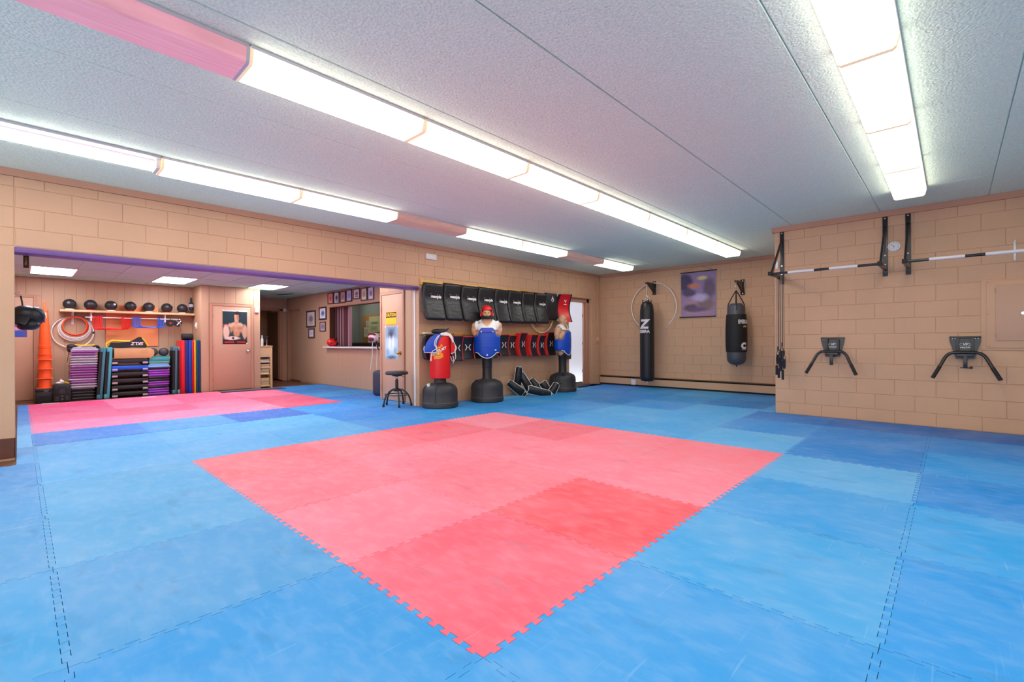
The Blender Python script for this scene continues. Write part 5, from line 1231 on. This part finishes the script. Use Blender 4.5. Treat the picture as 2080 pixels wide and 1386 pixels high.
# caution notice and gi poster
t = thing('caution_sign', 'yellow and black CAUTION notice on the narrow door', 'sign', (KX-.014, 0, 0), FACE_X)
pbox('panel', (-6.668, -6.305, -.003, 0, 1.435, 1.672), mat('sign_yellow', (248,196,48), .5), t); pbox('header', (-6.66, -6.313, -.0045, -.003, 1.565, 1.665), M_rubber, t)
lettering(t, 'CAUTION', .085, MATS['sign_yellow'], (-6.487, -.0055, 1.612), .88, 0, .003)
t = thing('poster', 'pale blue poster of a white uniform on the caution door', 'poster', (KX-.014, 0, 0), FACE_X)
plane_uv('print', -6.69, -6.255, .785, 1.398, -.003, mat_print('gi_print', (176,206,222), [('r',.5,.85,.5,.2,(92,112,140),.8),('e',.45,.72,.22,.16,(62,74,96),.5),('e',.5,.42,.42,.26,(206,228,238),.5),('e',.36,.45,.08,.28,(236,244,248),.5),('e',.62,.45,.08,.28,(236,244,248),.5),('e',.5,.05,.5,.07,(70,110,140),.6),('e',.2,.2,.2,.14,(140,186,208),.6),('e',.8,.25,.2,.14,(140,186,208),.6)]), t)
for x in (-6.68, -6.265): pbox('tape_corner', (x-.014, x+.014, -.0055, -.003, 1.382, 1.405), M_plastic_w, t)
pbox('tape_strip', (-6.125, -6.105, -.003, 0, 1.50, 1.58), M_plastic_w, t)
# framed pictures on the counter wall
M_fr = [mat('frame_brown', (84,44,32), .4), mat('frame_dark', (52,34,36), .4)]
def frame(i, ya, yb, zt, zb, cols, lb, fw=.022, group=None):
    t = thing('picture_frame', lb, 'picture', (XW, -0., 0), FACE_X, group); a, b = -ya, -yb
    bm = BM()
    for d in ((a, b, zt-fw, zt), (a, b, zb, zb+fw), (a, a+fw, zb+fw, zt-fw), (b-fw, b, zb+fw, zt-fw)): box(bm, d[0], d[1], -.022, 0, d[2], d[3], .003, 1)
    obj('frame', bm, M_fr[i % 2], t)
    plane_uv('print', a+fw, b-fw, zb+fw, zt-fw, -.012, mat_print(f'picture_{i}', cols[0], [('e', .5, .5, .34, .30, cols[1], .5), ('r', .5, .16, .34, .05, cols[2], .4)]), t)
tr = [(10.556,10.251,2.375,2.085,((222,150,140),(200,90,80),(180,170,160)),'pink print'),(10.214,9.931,2.375,2.075,((205,200,220),(52,48,58),(70,66,78)),'dark figure silhouette'),(9.881,9.605,2.370,2.072,((178,150,156),(150,112,118),(210,190,196)),'mauve print'),(9.568,9.286,2.382,2.085,((186,178,222),(150,148,204),(206,204,226)),'lavender print'),(9.217,8.908,2.378,2.125,((224,216,226),(112,104,120),(60,54,64)),'grey portrait, hung highest'),(8.856,8.576,2.368,2.064,((226,206,186),(176,148,140),(245,245,245)),'beige print'),(8.543,8.28,2.370,2.06,((214,208,228),(120,112,140),(250,250,250)),'violet-grey print')]
for i, (ya, yb, zt, zb, c, d) in enumerate(tr): frame(i, ya, yb, zt, zb, c, f'brown framed {d}, {NTH[i]} in the row above the counter window', .024, 'framed pictures above the counter window')
fl_ = [(11.866,11.292,1.974,1.518,((222,212,216),(132,116,132),(206,180,90)),'large brown framed certificate at the left of the counter'),(11.739,11.366,1.488,1.218,((222,224,240),(200,204,226),(232,234,244)),'small dark framed white certificate under the large one'),(11.068,10.648,2.038,1.696,((226,228,240),(86,120,186),(226,226,236)),'brown framed blue and white picture beside the window corner'),(11.024,10.69,1.646,1.389,((176,160,170),(136,118,132),(200,186,196)),'thin framed grey picture beside the window')]
for i, (ya, yb, zt, zb, c, d) in enumerate(fl_): frame(i+7, ya, yb, zt, zb, c, d, .04 if i < 3 else .02)
# folding screen in the counter window
t = thing('folding_screen', 'maroon accordion screen folded to one side of the counter window', 'screen', (XW+.25, 0, WZ0+.006), FACE_X)
M_mar = mat('maroon_slat', (104,52,56), .5); M_marl = mat('maroon_edge', (196,150,160), .45)
for k in range(9):
    x = -10.66+.068*k
    bm = BM(); box(bm, x, x+.006, -.055, .055, .01, 1.03, M=Matrix.Translation((x, 0, 0)) @ Matrix.Rotation(R(24 if k % 2 else -24), 4, 'Z') @ Matrix.Translation((-x, 0, 0))); sl = obj('slat', bm, M_mar, t, 0)
    e = x+(.022 if k % 2 else -.022); bm = BM(); cyl(bm, (e, -.056, .01), (e, -.056, 1.03), .006, n=8); obj('slat_edge', bm, M_marl, sl)
pbox('lead_panel', (-10.04, -9.90, -.012, .012, .01, 1.0), M_mar, t, .004); pbox('lead_post', (-9.90, -9.86, -.05, .04, .005, 1.01), M_marl, t, .006)
bm = BM(); box(bm, -10.7, -8.03, -.03, .03, 1.035, 1.05); obj('head_track', bm, M_mar, t, 0); bm = BM(); box(bm, -10.7, -8.03, -.06, .06, -.6, .008); obj('counter_base', bm, M_mar, t, 0)
# helmets
def helmet(t, m, m2):
    bm = BM(); ell(bm, (0, 0, .10), (.115, .135, .10), 22); ell(bm, (0, .02, .13), (.10, .11, .075), 20); o = obj('shell', bm, m, t); remesh(o, .008, 3)
    for s in (-1, 1):
        bm = BM(); cyl(bm, (s*.10, .01, .085), (s*.128, .01, .085), .045, .038, 18); obj('ear_pad', bm, m, t); bm = BM(); cyl(bm, (s*.126, .01, .085), (s*.131, .01, .085), .02, n=14); obj('ear_hole', bm, M_rubber, t)
    bm = BM(); ell(bm, (0, -.095, .075), (.075, .05, .055), 16); obj('face_opening', bm, m2, t)
    bm = BM(); tube(bm, [(-.09, -.06, .16), (-.04, -.1, .185), (.04, -.1, .185), (.09, -.06, .16)], .02, 8); obj('brow_pad', bm, m2, t)
t = thing('headgear', 'red and black sparring headgear lying on the counter sill', 'helmet', (4.345, 10.22, WZ0+.006), R(60)); helmet(t, M_red, M_black)
bm = BM(); tube(bm, [(-.02, -.05, .01), (-.06, -.16, .0), (-.07, -.17, -.06), (-.065, -.168, -.19)], .012, 6); obj('chin_strap', bm, M_rubber, t)
t = thing('headgear', 'red and white headgear hanging at the counter edge with long straps', 'helmet', (4.22, 7.99, 1.10), R(-70)); helmet(t, mat('pinkish_white', (228,206,214), .4), mat('maroon_vinyl', (120,24,40), .4))
bm = BM(); tube(bm, [(0, -.05, .03), (.03, -.09, -.05), (.02, -.08, -.3), (-.02, -.1, -.60)], .008, 6); tube(bm, [(.02, .05, .03), (.05, .04, -.2), (.04, .03, -.5), (.06, .05, -.9), (.03, .05, -1.08)], .007, 6); obj('white_strap', bm, M_grip, t)
bm = BM(); tube(bm, [(.05, .0, .04), (.07, .02, -.06), (.09, .03, -.16)], .016, 6); obj('dark_strap', bm, M_rubber, t)
bm = BM(); tube(bm, [(0, 0, .2), (.10, .14, .23), (.16, .25, .215)], .008, 6); obj('hanging_cord', bm, M_rubber, t)
t = thing('gym_bag', 'dark grey upright gym bag on the floor behind the caution door corner', 'bag', (4.08, 7.42, .0), R(20))
bm = BM(); box(bm, -.17, .17, -.15, .15, 0, .52, .07, 3); obj('body', bm, mat('bag_nylon', (52,56,72), .6, bump=(8,.3)), t); pbox('pocket', (-.12, .12, -.18, -.14, .06, .28), MATS['bag_nylon'], t, .02)
bm = BM(); tube(bm, [(-.08, -.1, .5), (-.08, -.12, .58), (.08, -.12, .58), (.08, -.1, .5)], .012, 6); obj('handle', bm, M_rubber, t)
# office board
t = thing('notice_board', 'cork notice board on the office wall seen through the counter', 'notice board', (6.2, 0, 0), FACE_X)
pbox('cork', (-12.015, -10.7, -.02, 0, .86, 1.92), mat('cork', (190,136,70), .8, var=(30,.1)), t, .003)
for d, c, nm in (((-11.65, -11.0, 1.22, 1.87), (214,212,160), 'flyer'), ((-11.62, -11.05, 1.0, 1.21), (196,214,206), 'flyer'), ((-11.94, -11.64, 1.27, 1.56), (222,216,190), 'notice'), ((-11.83, -11.66, 1.58, 1.75), (214,206,220), 'notice')):
    plane_uv(nm, d[0], d[1], d[2], d[3], -.024, mat_print('paper_%d' % int(c[2]*100+d[2]*10), c, [('r', .5, .7, .35, .06, (120,150,120), .5), ('r', .45, .45, .35, .12, (168,176,140), .6), ('e', .5, .2, .2, .08, (196,140,60), .6)]), t)
t = thing('desk_divider', 'low dark shelf unit inside the office under the notice board', 'shelf', (5.95, 10.9, 0), FACE_X); pbox('body', (-1.2, 1.2, -.2, .2, 0, 1.06), mat('office_dark', (70,68,62), .6), t, .004); pbox('top', (-1.22, 1.22, -.22, .22, 1.06, 1.09), mat('office_top', (96,84,68), .6), t, .004)
t = thing('soap_dispenser', 'small white dispenser on the office shelf', 'dispenser', (5.85, 11.05, 1.09), FACE_X); bm = BM(); lathe(bm, [(0, 0), (.04, 0), (.042, .10), (.02, .12), (0, .12)], 16); obj('bottle', bm, M_plastic_w, t); bm = BM(); tube(bm, [(0, 0, .12), (0, 0, .15), (0, -.03, .15)], .008, 6); obj('pump', bm, M_blackp, t)
# ---- bookcase at the hall mouth with papers, bottle and small fan
t = thing('bookcase', 'pale yellow open bookcase beside the closet corner', 'bookcase', (2.965, 11.22, -.03), 0)
M_yel = mat('yellowish_paint', (222,188,138), .5)
pbox('side_panel', (.0, .02, 0, .34, 0, 1.03), M_yel, t); pbox('side_panel', (.25, .29, 0, .34, 0, 1.03), M_yel, t, .003); pbox('back_panel', (.02, .25, .32, .34, 0, 1.03), M_yel, t)
pbox('top', (-.005, .305, -.015, .35, 1.03, 1.055), M_yel, t, .004); pbox('fascia', (.02, .25, 0, .02, .80, 1.03), M_yel, t)
for z in (.04, .34, .50, .64, .78): pbox('shelf', (.02, .25, .005, .32, z, z+.018), M_white if z > .6 else M_yel, t)
for x in (.27,): pbox('corner_bead', (x, .294, -.006, .0, 0, 1.03), M_yel, t)
k = 0
for z0, n in ((.058, 6), (.358, 4), (.518, 3), (.658, 2)):
    for q in range(n):
        h = .034 if n > 3 else .028; c = [(232,206,160), (224,190,140), (236,222,196), (214,182,134)][k % 4]
        o = obj('paper_stack', (lambda b: (box(b, -.10, .10, -.12, .12, 0, h-.006, .003, 1), b)[1])(BM()), mat('paper_%d' % (k % 4), c, .7), None, 0, (3.098+random.uniform(-.006, .006), 11.36+random.uniform(-.01, .01), z0-.03+h*q), R(random.uniform(-4, 4)))
        tag(o, f'{["cream","tan","white","buff"][k % 4]} pack of boards in the bookcase, number {NTH[k] if k < 11 else ["twelfth","thirteenth","fourteenth","fifteenth"][k-11]} counting up', 'boards', 'packs in the bookcase'); k += 1
t = thing('spray_bottle', 'white bottle on the bookcase against the closet', 'bottle', (3.04, 11.28, 1.025)); bm = BM(); lathe(bm, [(0, 0), (.035, 0), (.036, .10), (.03, .16), (.014, .20), (.014, .22), (0, .22)], 18); obj('body', bm, M_plastic_w, t); bm = BM(); cyl(bm, (0, 0, .22), (0, 0, .26), .016, n=12); obj('cap', bm, M_plastic_w, t)
t = thing('trophy', 'small silver and black figure trophy on the bookcase', 'trophy', (3.165, 11.32, 1.025)); bm = BM(); lathe(bm, [(0, 0), (.03, 0), (.03, .02), (.012, .04), (.012, .15), (.02, .17), (0, .17)], 16); obj('column', bm, M_steel, t); bm = BM(); ell(bm, (-.01, 0, .20), (.035, .025, .03), 14); ell(bm, (.02, 0, .225), (.02, .02, .02), 12); obj('figure', bm, M_blackp, t)
t = thing('flush_light', 'round frosted ceiling light at the hall mouth', 'ceiling light', (3.62, 12.75, ZB)); bm = BM(); lathe(bm, [(0, -.07), (.07, -.065), (.12, -.04), (.135, -.01), (.135, 0), (0, 0)], 24); obj('glass', bm, mat('frosted_glass', (200,176,186), .3), t); bm = BM(); ell(bm, (0, 0, -.08), .012, 10); obj('finial', bm, M_steel, t)
t = thing('ceiling_vent', 'dark sagging gap in the hall ceiling tiles', 'vent', (3.80, 11.85, ZB-.004), R(12)); bm = BM(); prism(bm, [(-.32, .0), (-.1, .035), (.2, .03), (.36, -.01), (.1, -.02), (-.15, -.02)], -.004, 0, 'z', Matrix.Rotation(R(-78), 4, 'Z')); obj('opening', bm, M_dark, t, 0); bm = BM(); tube(bm, [(.0, .32, -.004), (.02, .1, -.012), (.02, -.2, -.012), (-.01, -.36, -.004)], .006, 6); obj('rim', bm, M_blackp, t)
t = thing('motion_sensor', 'small white sensor on the hall corner jamb', 'sensor', (4.335, HY-.02, 2.07)); pbox('case', (-.045, .045, -.04, 0, -.05, .05), M_plastic_w, t, .01); pbox('lens', (-.03, .03, -.046, -.038, -.04, 0), M_white, t, .004)
t = thing('spray_bottle', 'grey bottle on the floor by the open brown door', 'bottle', (3.98, 13.62, -.03)); bm = BM(); lathe(bm, [(0, 0), (.045, 0), (.046, .12), (.02, .16), (.016, .20), (0, .2)], 16); obj('body', bm, M_greyv, t); bm = BM(); cyl(bm, (0, 0, .2), (0, 0, .235), .02, n=12); obj('cap', bm, M_white, t)
# ---- on the opening's post and lintel
t = thing('headgear', 'black padded headgear hanging from a hook on the opening post', 'helmet', (-1.055, 5.80, 1.245), R(-30))
bm = BM()
for c, r in (((-.015, .0, .165), (.105, .11, .095)), ((.05, .04, .15), (.075, .09, .10)), ((-.05, -.01, .13), (.07, .09, .08))): ell(bm, c, r, 20)
o = obj('crown', bm, M_black, t); remesh(o, .008, 3)
rows = [[(-.075+.15*q/6, -.075-.075*u-.02*math.cos(PI*(q-3)/6), .125-.085*u+.03*math.cos(PI*(q-3)/6)) for q in range(7)] for u in (0, .33, .66, 1)]
sheet(rows, .012, 'visor', M_blackp, t)
bm = BM(); ell(bm, (.05, -.03, .055), (.075, .07, .055), 18); ell(bm, (.0, -.04, .04), (.055, .055, .04), 16); o = obj('chin_pad', bm, M_black, t); remesh(o, .008, 3)
for s in (-.05, .0, .05): bm = BM(); tube(bm, [(.055+s*.5, -.06+s*.2, .235), (.09+s*.4, -.02, .215), (.125+s*.1, .03, .16), (.13, .04, .08)], .0045, 6); obj('mesh_rib', bm, M_greyv, t)
bm = BM(); tube(bm, [(-.05, .03, .26), (-.055, .03, .30), (-.065, .03, .36)], .007, 6); obj('hanging_strap', bm, M_rubber, t)
t = thing('wall_hook', 'small steel ring hook on the opening post', 'hook', (-1.115, 5.78, 1.62)); bm = BM(); tube(bm, torus_pts((0, 0, 0), .016, 16, 'y'), .003, 6, True); obj('ring', bm, M_steel, t); bm = BM(); tube(bm, [(-.016, 0, 0), (-.06, -.02, .0), (-.06, -.125, 0)], .004, 6); obj('shank', bm, M_steel, t)
t = thing('belt', 'black belt with gold stitching hanging from the purple lintel', 'belt', (-1.058, YA+.19, 1.875), R(-20)); bm = BM(); box(bm, -.02, .02, -.006, .006, 0, .128, .002, 1); obj('strap', bm, M_rubber, t); [pbox('gold_stitch', (-.008, .010, -.0075, -.005, .03+.014*k, .038+.014*k), M_brass, t) for k in range(6)]; pbox('clip', (-.012, .012, -.01, .01, .120, .130), M_steel, t)
